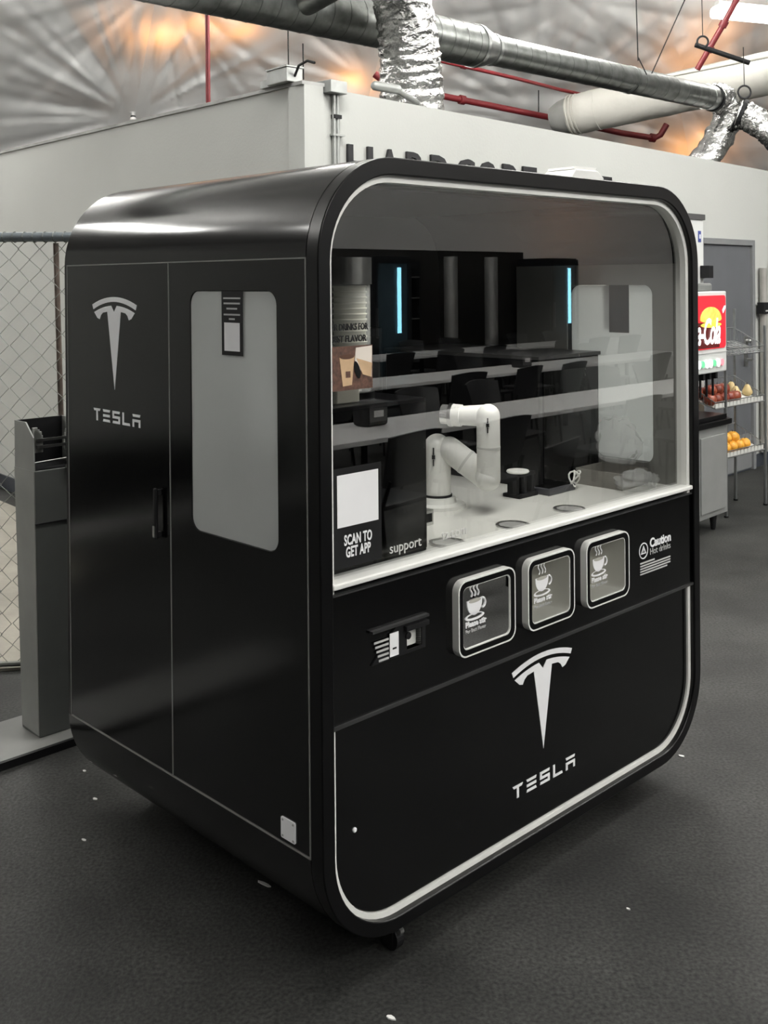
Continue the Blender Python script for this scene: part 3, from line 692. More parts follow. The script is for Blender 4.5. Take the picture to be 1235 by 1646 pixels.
def marks(px, d, parent, ys):
    m = MB()
    for (y0, y1, hw) in ys:
        a = rl(px, y0, d); b = rl(px, y1, d); m.box(a.x - hw, a.x + hw, a.y - 0.004, a.y + 0.004, b.z, a.z)
    m.build('arm_mark', MATTE, parent)
marks(697, dep - rs - 0.001, sh, ((720, 731, 0.002), (732, 738, 0.005), (739, 749, 0.0016)))
p = rl(722, 722, dep - 0.015); q = rl(783, 768, dep - 0.055)
ua = MB().capsule(p, q, 0.040, 24, 0.040).build('upper_arm', ROBOT, arm, smooth=True, angle=60)
mid = p.lerp(q, 0.45); dd = (q - p).normalized()
MB().tube([mid - dd * 0.004, mid + dd * 0.004], 0.0412, 24).build('joint_ring', mat('ring_grey', (0.6, 0.6, 0.58), 0.4, var=0.02), ua, smooth=True, angle=30)
p2 = rl(786, 770, dep - 0.11); q2 = rl(785, 668, dep - 0.11)
fa = MB().capsule(p2, q2, 0.036, 24, 0.036).build('forearm', ROBOT, arm, smooth=True, angle=60)
mid = p2.lerp(q2, 0.5); MB().tube([mid - Vector((0, 0, 0.003)), mid + Vector((0, 0, 0.003))], 0.0368, 24).build('joint_ring', MATS['ring_grey'], fa, smooth=True, angle=30)
MB().capsule(rl(784, 768, dep - 0.05), rl(784, 768, dep - 0.11), 0.038, 24).build('elbow', ROBOT, arm, smooth=True, angle=60)
marks(784, dep - 0.11 - 0.0365, fa, ((672, 680, 0.0018), (681, 686, 0.0045), (687, 696, 0.0016)))
p3 = rl(782, 668, dep - 0.09); q3 = rl(742, 668, dep - 0.06)
MB().capsule(p3, q3, 0.034, 24, 0.030).build('wrist', ROBOT, arm, smooth=True, angle=60)
p4 = rl(729, 667, dep - 0.05); d4 = (p4 - q3).normalized()
MB().tube([q3, p4], 0.0345, 28).build('wrist_housing', ROBOT, arm, smooth=True, angle=30)
MB().tube([p4, p4 + d4 * 0.012], 0.036, 28).build('flange', STEEL, arm, smooth=True, angle=30)
MB().tube([p4 + d4 * 0.012, p4 + d4 * 0.036], 0.031, 28).build('flange_plate', mat('pale_metal', (0.75, 0.75, 0.74), 0.25, 0.8, var=0.03), arm, smooth=True, angle=30)
# black holder, tablet, cable
pz = K(1.17, 0.345, ZC)
r = empty('lid_holder', pz, TH, 'small black bracket holder with a white lid on top, right of the robot arm', 'holder')
MB().box(-0.045, 0.055, -0.03, 0.04, 0, 0.012).build('base', MATTE, r, bevel=0.002)
for x in (-0.04, 0.0, 0.04): MB().box(x - 0.007, x + 0.007, -0.02, 0.02, 0.012, 0.075).build('post', MATTE, r, bevel=0.002)
MB().box(-0.048, 0.05, -0.022, 0.022, 0.068, 0.08).build('crossbar', MATTE, r, bevel=0.002)
MB().lathe([(0.035, 0), (0.038, 0.004), (0.036, 0.008), (0.01, 0.009)], 24, (-0.015, 0, 0.08)).build('lid', ROBOT, r, smooth=True)
pz = K(1.30, 0.32, ZC)
r = empty('flat_tablet', pz, TH, 'flat dark grey device lying on the white kiosk counter', 'device')
MB().box(-0.07, 0.08, -0.045, 0.03, 0, 0.022).build('body', mat('device_grey', (0.07, 0.07, 0.08), 0.3, var=0.1), r, bevel=0.004)
MB().box(-0.06, 0.07, -0.037, 0.022, 0.022, 0.0235).build('screen', BLACK, r)
pz = K(1.385, 0.285, ZC)
pth = [(0.03 * cos(t) * (1 - t / 30), 0.012 * sin(2 * t), 0.012 + 0.024 * (1 + sin(t * 1.3))) for t in [i * 0.35 for i in range(40)]]
cb = MB().tube(pth, 0.003, 6).build('charging_cable', ROBOT, None, smooth=True, loc=pz); cb.rotation_euler = (0, 0, TH); tag(cb, 'small tangle of white cable beside the flat dark device', 'cable')
r = empty('metal_block', K(0.66, 0.30, ZC), TH, 'small grey metal block on the counter beside the black dispenser cabinet', 'block')
MB().box(-0.02, 0.02, -0.02, 0.02, 0, 0.045).build('body', STEEL, r, bevel=0.002); MB().box(-0.012, 0.012, -0.0215, -0.02, 0.01, 0.035).build('face_plate', MATTE, r)
# cardboard tray and plastic bag in the right corner
CARD = mat('grey_card', (0.22, 0.21, 0.19), 0.8, var=0.12, vscale=20)
r = empty('card_tray', K(1.545, 0.25, ZC), TH, 'grey folded card tray in the right corner of the kiosk counter', 'tray')
MB().box(-0.075, 0.085, -0.10, 0.09, 0, 0.003).build('bottom', CARD, r)
for x0, x1, y0, y1 in ((-0.075, 0.085, 0.087, 0.09), (-0.075, -0.072, -0.10, 0.09), (0.082, 0.085, -0.10, 0.09)): MB().box(x0, x1, y0, y1, 0.003, 0.055).build('side', CARD, r)
def blob(seed, sx, sy, sz, amp, name, mt, loc, rz=0):
    bm = bmesh.new(); bmesh.ops.create_icosphere(bm, subdivisions=4, radius=1)
    for v in bm.verts:
        p = v.co.copy()
        k = 1 + amp * mnoise.noise(p * 2.3 + Vector((seed, 0, 0))) + amp * 0.8 * abs(mnoise.noise(p * 5.1 + Vector((0, seed, 0))))
        v.co = Vector((p.x * sx * k, p.y * sy * k, max(p.z * sz * k, -sz * 0.8)))
    me = bpy.data.meshes.new(name); bm.to_mesh(me); bm.free(); me.materials.append(mt)
    for pl_ in me.polygons: pl_.use_smooth = True
    o = bpy.data.objects.new(name, me); COL.objects.link(o); o.location = loc; o.rotation_euler = (0, 0, rz); return o
b1 = blob(3, 0.085, 0.06, 0.035, 0.3, 'plastic_bag', BAGM, K(1.52, 0.125, ZC + 0.029), TH); tag(b1, 'crumpled clear plastic bag on the kiosk counter at the right', 'bag')
b2 = blob(9, 0.022, 0.085, 0.085, 0.28, 'plastic_bag', BAGM, K(1.600, 0.25, ZC + 0.135), TH); tag(b2, 'whitish plastic bag slumped against the right kiosk window', 'bag')
# paper on the roof
PAPER = mat('white_paper', (0.82, 0.82, 0.80), 0.7, var=0.02)
r = empty('paper_carton', K(1.27, 0.18, ZT + 0.001), TH, 'crumpled white carton lying on the kiosk roof', 'carton')
m = MB(); L8 = [(-0.13, 0.0), (-0.07, 0.030), (-0.05, 0.050), (0.07, 0.052), (0.105, 0.030), (0.10, 0.0)]
m.prism(L8, 'y', -0.03, 0.09).build('body', PAPER, r, bevel=0.004)
MB().prism([(-0.05, 0.051), (0.07, 0.053), (0.075, 0.063), (-0.045, 0.060)], 'y', -0.02, 0.085).build('flap', PAPER, r)
MB().prism([(-0.17, 0.002), (-0.12, 0.0), (-0.075, 0.026), (-0.10, 0.026)], 'y', -0.02, 0.06).build('flap', PAPER, r)

# ================================================================== LEFT: pedestal, plate, fence
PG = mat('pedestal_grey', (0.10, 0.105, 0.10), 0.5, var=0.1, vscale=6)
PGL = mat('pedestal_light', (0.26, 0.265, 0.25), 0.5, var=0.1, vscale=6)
pp = onz(0, 1240)                                  # near edge of the plate
pr = empty('floor_plate', (onz(125, 1197).x, onz(125, 1197).y, 0), TH, 'low grey metal floor plate with a black rubber edge under the dispenser stand', 'plate')
MB().box(-1.6, 0.10, 0.012, 0.33, 0.013, 0.026).build('plate', mat('plate_grey', (0.17, 0.17, 0.165), 0.5, var=0.15, vscale=5), pr)
MB().box(-1.6, 0.10, -0.004, 0.012, 0.0, 0.027).build('rubber_edge', MATTE, pr)
MB().box(-1.6, 0.10, 0.012, 0.33, 0.0, 0.013).build('underlay', MATTE, pr)
po = onz(64, 1187, 0.027)
pd = empty('bag_dispenser_stand', (po.x, po.y, 0.027), TH, 'tall grey metal dispenser stand with an open top beside the kiosk', 'stand')
zt = at(64, 757, po.y).z - 0.027
ztt = at(42, 686, po.y + 0.06).z - 0.027
m = MB(); m.add([(0, 0, 0), (0.185, 0, 0), (0.185, 0.14, 0), (0.0, 0.14, 0), (-0.012, -0.006, zt), (0.185, -0.006, zt), (0.185, 0.15, zt), (-0.012, 0.15, zt)], [(0, 3, 2, 1), (4, 5, 6, 7), (0, 1, 5, 4), (1, 2, 6, 5), (2, 3, 7, 6), (3, 0, 4, 7)])
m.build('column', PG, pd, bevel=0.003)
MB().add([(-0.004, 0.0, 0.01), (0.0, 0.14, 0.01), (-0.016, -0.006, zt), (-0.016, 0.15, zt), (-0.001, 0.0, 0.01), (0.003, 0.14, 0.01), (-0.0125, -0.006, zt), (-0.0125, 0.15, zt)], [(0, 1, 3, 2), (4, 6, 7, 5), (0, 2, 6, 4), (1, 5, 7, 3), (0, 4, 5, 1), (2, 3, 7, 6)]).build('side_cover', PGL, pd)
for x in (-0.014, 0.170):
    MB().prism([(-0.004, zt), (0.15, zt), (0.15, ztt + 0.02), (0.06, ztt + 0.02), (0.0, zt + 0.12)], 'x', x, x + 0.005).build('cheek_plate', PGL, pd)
MB().box(-0.01, 0.172, 0.142, 0.148, zt, ztt + 0.02).build('back_plate', MATTE, pd)
MB().box(-0.008, 0.170, 0.0, 0.142, zt, zt + 0.004).build('tray', MATTE, pd)
for k, x in enumerate((0.0, 0.145)):
    m = MB()
    for j in range(6): m.box(x + (0.004 * j if k == 0 else -0.004 * j), x + 0.018 + (0.004 * j if k == 0 else -0.004 * j), 0.03, 0.04, zt + 0.06, ztt - 0.004 * j - 0.01 * (j % 2))
    m.build('bag_hanger', PGL, pd)
for z in (zt + 0.075, zt + 0.10): MB().box(0.015, 0.15, 0.026, 0.032, z, z + 0.010).build('hanger_rail', STEEL, pd)
MB().tube([(-0.008, 0.004, zt + 0.028), (0.17, 0.004, zt + 0.034)], 0.0035, 6).build('retainer_rod', STEEL, pd)
MB().capsule((0.115, -0.012, zt + 0.005), (0.125, -0.012, zt + 0.009), 0.010, 12).build('latch_knob', STEEL, pd, smooth=True)
for z in (zt * 0.885, zt * 0.80): MB().prism([(0.118, z), (0.14, z + 0.03), (0.146, z + 0.03), (0.13, z)], 'y', -0.010, -0.004).build('label_tab', MATTE, pd)
MB().box(-0.012, 0.186, -0.008, 0.0, zt * 0.80, zt * 0.803).build('panel_joint', MATTE, pd)

# chain link fence
GREYM = mat('fence_steel', (0.16, 0.165, 0.15), 0.45, 0.7, var=0.2, vscale=40)
fA = at(-420, 370, 4.38); fB = at(190, 372, 4.52); fz = 1.865
fence = empty('chain_link_fence', (fA.x, fA.y, 0), atan2(fB.y - fA.y, fB.x - fA.x), 'galvanised chain link fence left of the kiosk', 'fence')
FL = (fB.xy - fA.xy).length
MB().tube([(0, 0, fz), (FL, 0, fz)], 0.021, 14).build('top_rail', mat('rail_blue', (0.22, 0.25, 0.27), 0.35, 0.6, var=0.15, vscale=20), fence, smooth=True, angle=40)
for k in range(14):
    x = FL * (0.62 + 0.027 * k) 
    if x < FL: MB().tube([(x - 0.01 + 0.008 * cos(a), 0.023 * cos(a), fz + 0.023 * sin(a)) for a in [2 * pi * i / 12 for i in range(12)]], 0.002, 4, closed=True).build('rail_tie', GREYM, fence)
px0 = at(83, 380, 4.45); pxl = (px0.xy - fA.xy).length
MB().tube([(pxl, 0.03, 1.84), (pxl + 0.035, 0.03, 0.01)], 0.012, 8).build('post', mat('rusty_steel', (0.10, 0.075, 0.06), 0.7, var=0.4, vscale=20), fence, smooth=True)
MB().tube([(0.1, 0.0, 1.86), (0.1, 0.0, 0.01)], 0.024, 10).build('post', GREYM, fence, smooth=True)
cw, chh = 0.088, 0.092      # diamond size
m = MB(); nx = int(FL / (cw / 2)) + 1; nzr = int(1.84 / (chh / 2))
for i in range(0, nx):
    pth = []
    for j in range(nzr + 1):
        sgn = 1 if j % 2 == 0 else -1
        x = i * cw / 2 * 1.0 + (cw / 4) * sgn * (1 if i % 2 == 0 else -1) + cw / 4
        x += 0.004 * sin(j * 1.7 + i); y = 0.004 * (1 if i % 2 else -1)
        pth.append((x, y, 0.02 + j * chh / 2))
    m.tube(pth, 0.0019, 4)
tag(m.build('wire_mesh', GREYM, fence), 'woven diamond wire mesh', kind='stuff')
m = MB(); m.tube([(0, 0, 0.03), (FL, 0, 0.03)], 0.012, 8); m.build('bottom_rail', GREYM, fence, smooth=True)
# dark storage trunks standing left of the frame, mirrored in the kiosk side
o = MB().box(-3.6, 0.0, 0.0, 0.12, 0, 2.7).build('wall_side', WALL, None, loc=K(-0.9, 5.15, 0.013), rot=(0, 0, TH)); tag(o, 'white wall left of the frame, mirrored in the kiosk side door', kind='structure')
o = MB().box(-3.4, 0.0, 0.0, 0.06, 0, 0.07).build('trim_2', TRIM, None, loc=K(-1.0, 4.45, 0.013), rot=(0, 0, TH)); tag(o, 'pale kerb on the floor, mirrored in the kiosk side door', kind='structure')
for k, (u, v, l_, h_) in enumerate(((-2.15, 4.80, 0.5, 0.52), (-3.15, 4.80, 0.5, 0.48))):
    p = K(u, v, 0)
    r = empty('storage_trunk', (p.x, p.y, 0.013), TH, 'larger black storage trunk mirrored in the kiosk side door' if k == 0 else 'smaller black storage trunk mirrored in the kiosk side door', 'trunk')
    MB().box(-0.45, 0.45, -l_ / 2, l_ / 2, 0, h_ * 0.85).build('body', MATTE, r, bevel=0.01); MB().box(-0.46, 0.46, -l_ / 2 - 0.01, l_ / 2 + 0.01, h_ * 0.85, h_).build('lid', SATIN, r, bevel=0.01)
    for s in (-1, 1): MB().box(s * 0.25 - 0.03, s * 0.25 + 0.03, -l_ / 2 - 0.022, -l_ / 2, h_ * 0.76, h_ * 0.86).build('latch', STEEL, r)

# ================================================================== WALL LETTERING AND SERVICES
sgn = empty('wall_lettering', W(0, 0.002, 0), angR, 'large black capital lettering on the white wall behind the kiosk', 'sign')
LETM = mat('letter_black', (0.004, 0.004, 0.006), 0.6, var=0.2)
def wall_s(px, py):             # distance along the wall and height seen at a pixel
    r_ = ray(px, py); n = Vector((nR.x, nR.y)); t = (C0.xy.dot(n)) / (Vector((r_.x, r_.y)).dot(n)); p = r_ * t + Vector((0, 0, H)); return Winv(p)[0], p.z
starts = [(556, 232), (608, 240), (651, 245), (690, 249), (731, 253), (767, 257), (806, 262), (838, 265), None, (884, 271), (912, 276), (938, 283), (963, 287)]
ends = [596, 640, 682, 718, 760, 796, 834, 860, None, 908, 936, 958, 981]
s0z = wall_s(556, 232)
ytop0 = wall_s(558, 232)[1]; 
zt_l = ytop0
LH = 0.20
for ch, st_, en in zip('HARDCORE CAFE', starts, ends):
    if ch == ' ': continue
    a = wall_s(st_[0], st_[1])[0]; b = wall_s(en, st_[1])[0]
    o = text(ch, 1.0, LETM, sgn, (a, -0.004, 0), FRONT, name='letter', off=0.012, ext=0.008)
    xs_ = [v.co.x for v in o.data.vertices]; ys_ = [v.co.y for v in o.data.vertices]
    sx = (b - a) / (max(xs_) - min(xs_)); sy = LH / (max(ys_) - min(ys_))
    o.scale = (sx, sy, 1); o.location = (a - min(xs_) * sx, -0.009, zt_l - LH - min(ys_) * sy)
# conduit and boxes at the corner
CON = mat('conduit_grey', (0.36, 0.37, 0.36), 0.4, 0.5, var=0.1, vscale=20)
s1 = wall_s(536, 160)[0]
r = empty('wall_conduit', W(s1, 0.0, 0), angR, 'pair of grey electrical conduits running down the wall corner from a junction box', 'conduit')
ztp = C0.z
for dx in (-0.012, 0.014): MB().tube([(dx, -0.016, 0.3), (dx, -0.016, ztp + 0.0)], 0.011, 8).build('pipe', CON, r, smooth=True)
MB().box(-0.075, 0.045, -0.06, 0.06, ztp - 0.03, ztp + 0.035).build('junction_box', CON, r, bevel=0.004)
MB().box(-0.02, 0.03, -0.032, -0.001, ztp - 0.155, ztp - 0.135).build('black_band', MATTE, r)
MB().box(-0.03, 0.055, -0.03, -0.001, ztp - 0.245, ztp - 0.235).build('strap', CON, r)
def tubeobj(name, pts, rad, mt, label, cat, n=8, parent=None, group=None):
    c = Vector(pts[0]); o = MB().tube([Vector(p) - c for p in pts], rad, n).build(name, mt, parent, smooth=True, loc=c, angle=50)
    if parent is None: tag(o, label, cat, group)
    return o
p = C0.xy + dL * 0.17
r = empty('roof_junction_box', (p.x, p.y, C0.z + 0.022), atan2(dL.y, dL.x), 'grey electrical box on top of the left wall near its corner', 'electrical box')
MB().box(-0.09, 0.09, -0.05, 0.05, 0, 0.075).build('body', CON, r, bevel=0.004); MB().box(-0.095, 0.095, -0.055, 0.055, 0.075, 0.082).build('lid', CON, r)
MB().box(0.09, 0.18, -0.02, 0.03, 0, 0.04).build('fitting', CON, r)
MB().tube([(-0.09, 0, 0.03), (-0.14, 0.01, 0.075), (-0.20, 0, 0.09), (-0.26, 0, 0.07)], 0.007, 6).build('cable', MATTE, r, smooth=True)
pa, pb = at(604, 138, 5.9), at(672, 166, 6.35)
r = empty('conduit_fitting', pa, 0, 'grey pipe fitting with a sloping conduit on top of the wall beside the foil duct', 'fitting')
MB().capsule((0, 0, 0), (0.12, 0.06, -0.01), 0.028, 12).build('body', CON, r, smooth=True); MB().tube([(0.1, 0.05, -0.005), pb - pa], 0.018, 10).build('pipe', CON, r, smooth=True)

# ================================================================== DUCTS, PIPES
dd_ = Vector((0.731, 0.682, 0.0))
Pm = at(700, 60, 7.2)
def dpt(t): return Pm + dd_ * t
# t at the reducer (px 757) about .40
duct = empty('spiral_duct', dpt(-4.2), 0, 'long galvanised spiral duct crossing above the partition wall', 'duct')
o_ = dpt(-4.2)
RB, RS = 0.150, 0.112
MB().tube([dpt(-4.2) - o_, dpt(0.42) - o_], RB, 28).build('large_section', GALV, duct, smooth=True, angle=50)
MB().tube([dpt(0.42) - o_, dpt(0.56) - o_], [RB * 1.02, RS * 1.02], 28).build('reducer', mat('galv_light', (0.42, 0.43, 0.42), 0.35, 1.0, var=0.1, vscale=14), duct, smooth=True, angle=50)
MB().tube([dpt(0.56) - o_, dpt(3.75) - o_], RS, 28).build('small_section', GALV, duct, smooth=True, angle=50)
def dring(t, rad, th, mt, name='seam'):
    MB().tube([dpt(t - th) - o_, dpt(t + th) - o_], rad, 28).build(name, mt, duct, smooth=True, angle=50)
DARKG = mat('dark_galv', (0.2, 0.205, 0.2), 0.4, 1.0, var=0.2, vscale=20)
t = -4.0
while t < 0.4: dring(t, RB + 0.002, 0.003, DARKG); t += 0.135
for t in (0.40, 0.58): dring(t, (RB if t < 0.5 else RS) + 0.007, 0.014, MATS['galv_light'], 'collar')
t = 0.75
while t < 3.6: dring(t, RS + 0.0016, 0.0025, DARKG); t += 0.17
dring(2.35, RS + 0.007, 0.012, DARKG, 'collar'); dring(3.62, RS + 0.006, 0.035, MATS['galv_light'], 'collar'); dring(3.72, RS + 0.012, 0.022, MATTE, 'clamp')
# branch duct at top
pa, pb = dpt(-1.25), at(690, -120, 5.6)
br = empty('branch_duct', pa, 0, 'short galvanised branch duct above the spiral duct at the top edge', 'duct')
MB().tube([Vector((0, 0, 0)), pb - pa], 0.105, 24).build('pipe', GALV, br, smooth=True, angle=50)
v_ = (pb - pa)
for q in (0.35, 0.62, 0.72): MB().tube([v_ * q, v_ * (q + 0.012)], 0.108, 24).build('seam', DARKG, br, smooth=True, angle=50)
MB().tube([v_ * 0.5 + Vector((0, -0.108, -0.02)), v_ * 0.62 + Vector((0, -0.115, 0.08))], 0.008, 6).build('strap', MATTE, br)
# foil ducts
def foil(name, pts, rad, label, steps=70, n=48, amp=0.16, sd=1.0):
    P_ = [Vector(p) for p in pts]
    # catmull-rom
    path = []
    for i in range(steps + 1):
        s = i / steps * (len(P_) - 1); k = min(int(s), len(P_) - 2); t = s - k
        p0, p1, p2, p3 = P_[max(k - 1, 0)], P_[k], P_[k + 1], P_[min(k + 2, len(P_) - 1)]
        path.append(0.5 * ((2 * p1) + (p2 - p0) * t + (2 * p0 - 5 * p1 + 4 * p2 - p3) * t * t + (3 * p1 - p0 - 3 * p2 + p3) * t ** 3))
    def R(i, k):
        a = 2 * pi * k / n
        q = Vector((cos(a) * 1.6, sin(a) * 1.6, i * 0.16 + sd))
        f = abs(mnoise.noise(q * 1.5)) * 1.0 + 0.6 * abs(mnoise.noise(q * 3.7)) - 0.35
        rr = rad[0] + (rad[1] - rad[0]) * i / steps
        return rr * (1 + amp * f + 0.02 * sin(i * 0.9))
    c = path[0]
    r = empty(name, c, 0, label, 'duct', 'silver foil flexible ducts')
    MB().tube([p - c for p in path], R, n).build('foil_sleeve', FOIL, r, smooth=True, angle=80)
    return r, path
r, path = foil('foil_duct', [at(628, -70, 6.35), at(648, 10, 6.4), at(658, 80, 6.45), at(662, 140, 6.5), at(664, 215, 6.55)], (0.165, 0.205), 'wide crinkled silver foil duct dropping behind the wall in front of the spiral duct', 90, 64, 0.13)
e_ = dpt(3.72)
r, path = foil('foil_duct', [e_ + dd_ * 0.0, e_ + dd_ * 0.16 + Vector((0, 0, 0.02)), e_ + dd_ * 0.26 + Vector((0, 0, -0.14)), e_ + dd_ * 0.14 + Vector((-0.06, 0, -0.42)), e_ + dd_ * 0.02 + Vector((-0.16, 0.03, -0.66)), e_ + Vector((-0.26, 0.05, -0.85))], (0.125, 0.135), 'silver foil elbow duct bending down from the end of the spiral duct', 80, 44, 0.2, 4.0)
r, path = foil('foil_duct', [at(1188, 185, 9.75), at(1208, 190, 9.7), at(1232, 205, 9.6), at(1262, 232, 9.5), at(1300, 250, 9.4)], (0.13, 0.13), 'silver foil duct running out at the right edge of the photo', 50, 40, 0.2, 8.0)
MB().tube([at(1189, 184, 9.75) - path[0], at(1195, 186, 9.74) - path[0]], 0.15, 24).build('clamp', MATTE, r)
# white fabric duct
pa, pb = at(915, 186, 11.5), at(1330, 98, 10.3)
r = empty('fabric_duct', pa, 0, 'fat white fabric air duct with a grey end cap behind the spiral duct', 'duct')
v_ = pb - pa; L_ = v_.length; d_ = v_ / L_
WD_ = mat('duct_fabric', (0.50, 0.49, 0.45), 0.7, var=0.05, vscale=4, bump=0.3, bscale=5, bdist=0.04)
path_ = [d_ * (L_ * i / 40) for i in range(41)]
MB().tube(path_, lambda i, k: (0.22 if i > 1 else 0.20) * (1 + 0.035 * mnoise.noise(Vector((cos(k / 28 * 2 * pi), sin(k / 28 * 2 * pi), i * 0.35)))), 28).build('sleeve', WD_, r, smooth=True, angle=60)
MB().tube([d_ * -0.20, d_ * -0.10, d_ * 0.01], [0.125, 0.178, 0.201], 28).build('end_cap', mat('cap_fabric', (0.22, 0.22, 0.21), 0.7, var=0.1), r, smooth=True, angle=60)
for q in (0.02, 0.06, 0.10, 0.32): MB().tube([d_ * q, d_ * (q + 0.012)], 0.224, 28).build('band', WD_, r, smooth=True)
# red sprinkler pipes
def redpipe(pts, rad, label, couplings=()):
    P_ = [at(*p) for p in pts]; c = P_[0]
    r = empty('sprinkler_pipe', c, 0, label, 'pipe', 'red sprinkler pipes')
    MB().tube([p - c for p in P_], rad, 10).build('pipe', RED, r, smooth=True, angle=60)
    for k, t in couplings:
        a, b = P_[k], P_[k + 1]; q = a.lerp(b, t); d = (b - a).normalized()
        MB().tube([q - c - d * 0.03, q - c + d * 0.03], rad * 1.45, 10).build('coupling', RED, r, smooth=True)
    return r
redpipe([(180, -30, 8.3), (290, 2, 8.5), (480, 45, 8.9), (610, 75, 9.1), (705, 97, 9.6), (830, 126, 10.6), (900, 144, 11.4), (1000, 166, 12.3)], 0.020, 'long thin red sprinkler pipe running under the spiral duct', ((4, 0.3), (1, 0.5), (2, 0.5)))
redpipe([(640, 140, 10.9), (715, 155, 11.2), (890, 190, 12.0), (1000, 214, 12.2), (1052, 222, 12.3), (1062, 217, 12.3), (1072, 200, 12.3)], 0.036, 'thick red sprinkler pipe low above the wall, turning up at its right end', ((1, 0.15), (3, 0.95)))
redpipe([(333, 12, 8.7), (334, 90, 8.75), (335, 190, 8.8)], 0.020, 'vertical red sprinkler pipe dropping behind the left wall', ((0, 0.05),))
redpipe([(1195, -20, 9.6), (1160, 45, 9.7), (1121, 112, 9.8)], 0.028, 'red sprinkler pipe slanting at the upper right corner', ((0, 0.9), (1, 0.5)))
redpipe([(604, 120, 8.8), (620, 132, 8.8), (622, 138, 8.8), (640, 145, 8.8)], 0.022, 'short red pipe elbow left of the wide foil duct', ((0, 0.2),))
# rods, rings, wires
tubeobj('light_rod', [at(1060, 125, 10.3), at(1290, 80, 9.9)], 0.018, mat('pale_rod', (0.6, 0.58, 0.52), 0.5, var=0.05), 'pale suspension rod above the white fabric duct', 'rod')
tubeobj('black_rod', [at(1118, 72, 9.5), at(1205, 101, 9.5)], 0.024, MATTE, 'short black rod beside the slanting red pipe', 'rod')
for px, py, rr, lb_ in ((1130, 67, 0.048, 'round black hanger ring beside the slanting red pipe'), (1197, 148, 0.056, 'round black hanger ring above the right foil duct')):
    c = at(px, py, 9.2)
    r = empty('hanger_ring', c, 0, lb_, 'ring')
    MB().tube([(rr * cos(2 * pi * i / 24), 0, rr * sin(2 * pi * i / 24)) for i in range(24)], 0.009, 6, closed=True).build('ring', MATTE, r, smooth=True)
    MB().tube([(0, 0, rr), (0.01, 0.05, rr + 0.35)], 0.004, 5).build('wire', MATTE, r)
for k, (a, b, lb_) in enumerate((((1022, -30), (1026, 98), 'dark hanging wire above the middle of the spiral duct'), ((1110, -20), (1048, 118), 'dark slanting wire left of the orange strip'), ((1026, 92), (1040, 120), 'short dark wire tied to the spiral duct'), ((866, 145), (866, 180), 'short wire holding the thick red pipe'), ((487, 70), (488, 128), 'thin wire rising from the wall corner box'), ((463, 45), (464, 122), 'thin wire left of the wall corner'))):
    tubeobj('hanging_wire', [at(*a, 8.6 if a[0] > 500 else 7.5), at(*b, 8.6 if a[0] > 500 else 7.5)], 0.005, MATTE, lb_, 'wire', 5, group='hanging wires under the liner')
c = at(214, 187, ldepth(214, 187) - 0.35)
r = empty('liner_tie', c, 0, 'gathered tie where the left liner folds meet above the wall', 'tie')
MB().lathe([(0.02, -0.07), (0.045, -0.04), (0.02, 0.0), (0.03, 0.03), (0.05, 0.05)], 12).build('knot', FABRIC, r, smooth=True); MB().tube([(0.022 * cos(2 * pi * i / 12), 0.022 * sin(2 * pi * i / 12), 0) for i in range(12)], 0.01, 5, closed=True).build('cord', MATTE, r)

# ================================================================== RIGHT: door, drinks machine, rack
DOORM = mat('door_grey', (0.115, 0.12, 0.13), 0.45, var=0.06, vscale=4)
DFR = mat('door_frame_grey', (0.19, 0.195, 0.20), 0.45, var=0.05)
sd0 = wall_s(1112, 420)[0]; sd1, _ = wall_s(1207, 500); zd = wall_s(1200, 386)[1]
sd0 = sd1 - 1.02
dr = empty('door_1', W(0, 0, 0), angR, 'grey metal door in the white wall behind the drinks machine', kind='structure')
m = MB(); fw = 0.05
m.box(sd0, sd0 + fw, -0.045, 0.0, 0.0, zd); m.box(sd1 - fw, sd1, -0.045, 0.0, 0.0, zd); m.box(sd0 + fw, sd1 - fw, -0.045, 0.0, zd - fw, zd)
m.build('door_frame', DFR, dr, bevel=0.003)
MB().box(sd0 + fw, sd1 - fw, -0.02, -0.002, 0.012, zd - fw - 0.003).build('door_leaf', DOORM, dr)
MB().box(sd1 - fw - 0.14, sd1 - fw - 0.06, -0.026, -0.02, 0.90, 1.16).build('lock_plate', STEEL, dr, bevel=0.003)
MB().tube([(sd1 - 0.14, -0.03, 0.96), (sd1 - 0.14, -0.07, 0.96), (sd1 - 0.25, -0.07, 0.96)], 0.011, 8).build('door_handle', STEEL, dr, smooth=True)
MB().capsule((sd1 - 0.14, -0.03, 1.12), (sd1 - 0.14, -0.05, 1.12), 0.018, 10).build('deadbolt', STEEL, dr, smooth=True)
MB().box(sd0 + fw, sd1 - fw, -0.024, -0.019, 0.02, 0.32).build('kick_plate', DFR, dr)
# vertical pipe and grey cabinet at right edge
sp, _ = wall_s(1221, 600)
r = empty('wall_pipe', W(sp, 0, 0), angR, 'vertical grey pipe on the white wall right of the door', 'pipe')
MB().tube([(0, -0.04, 0.13), (0, -0.04, wall_s(1221, 431)[1])], 0.033, 12).build('pipe', mat('pipe_grey', (0.30, 0.29, 0.27), 0.5, var=0.1), r, smooth=True)
z_ = wall_s(1218, 495)[1]; MB().box(-0.085, 0.03, -0.085, -0.02, z_ - 0.05, z_ + 0.05).build('black_clip', MATTE, r, bevel=0.004); MB().box(-0.06, 0.0, -0.09, -0.085, z_ - 0.03, z_ - 0.018).build('clip_label', PRINT, r)
s_ = wall_s(1229, 600)[0]; zt_ = wall_s(1230, 420)[1]
r = empty('grey_cabinet', W(s_, 0.22, 0), angR, 'tall grey metal cabinet at the right edge of the photo', 'cabinet')
GC = mat('cabinet_grey', (0.16, 0.165, 0.165), 0.45, var=0.08, vscale=5)
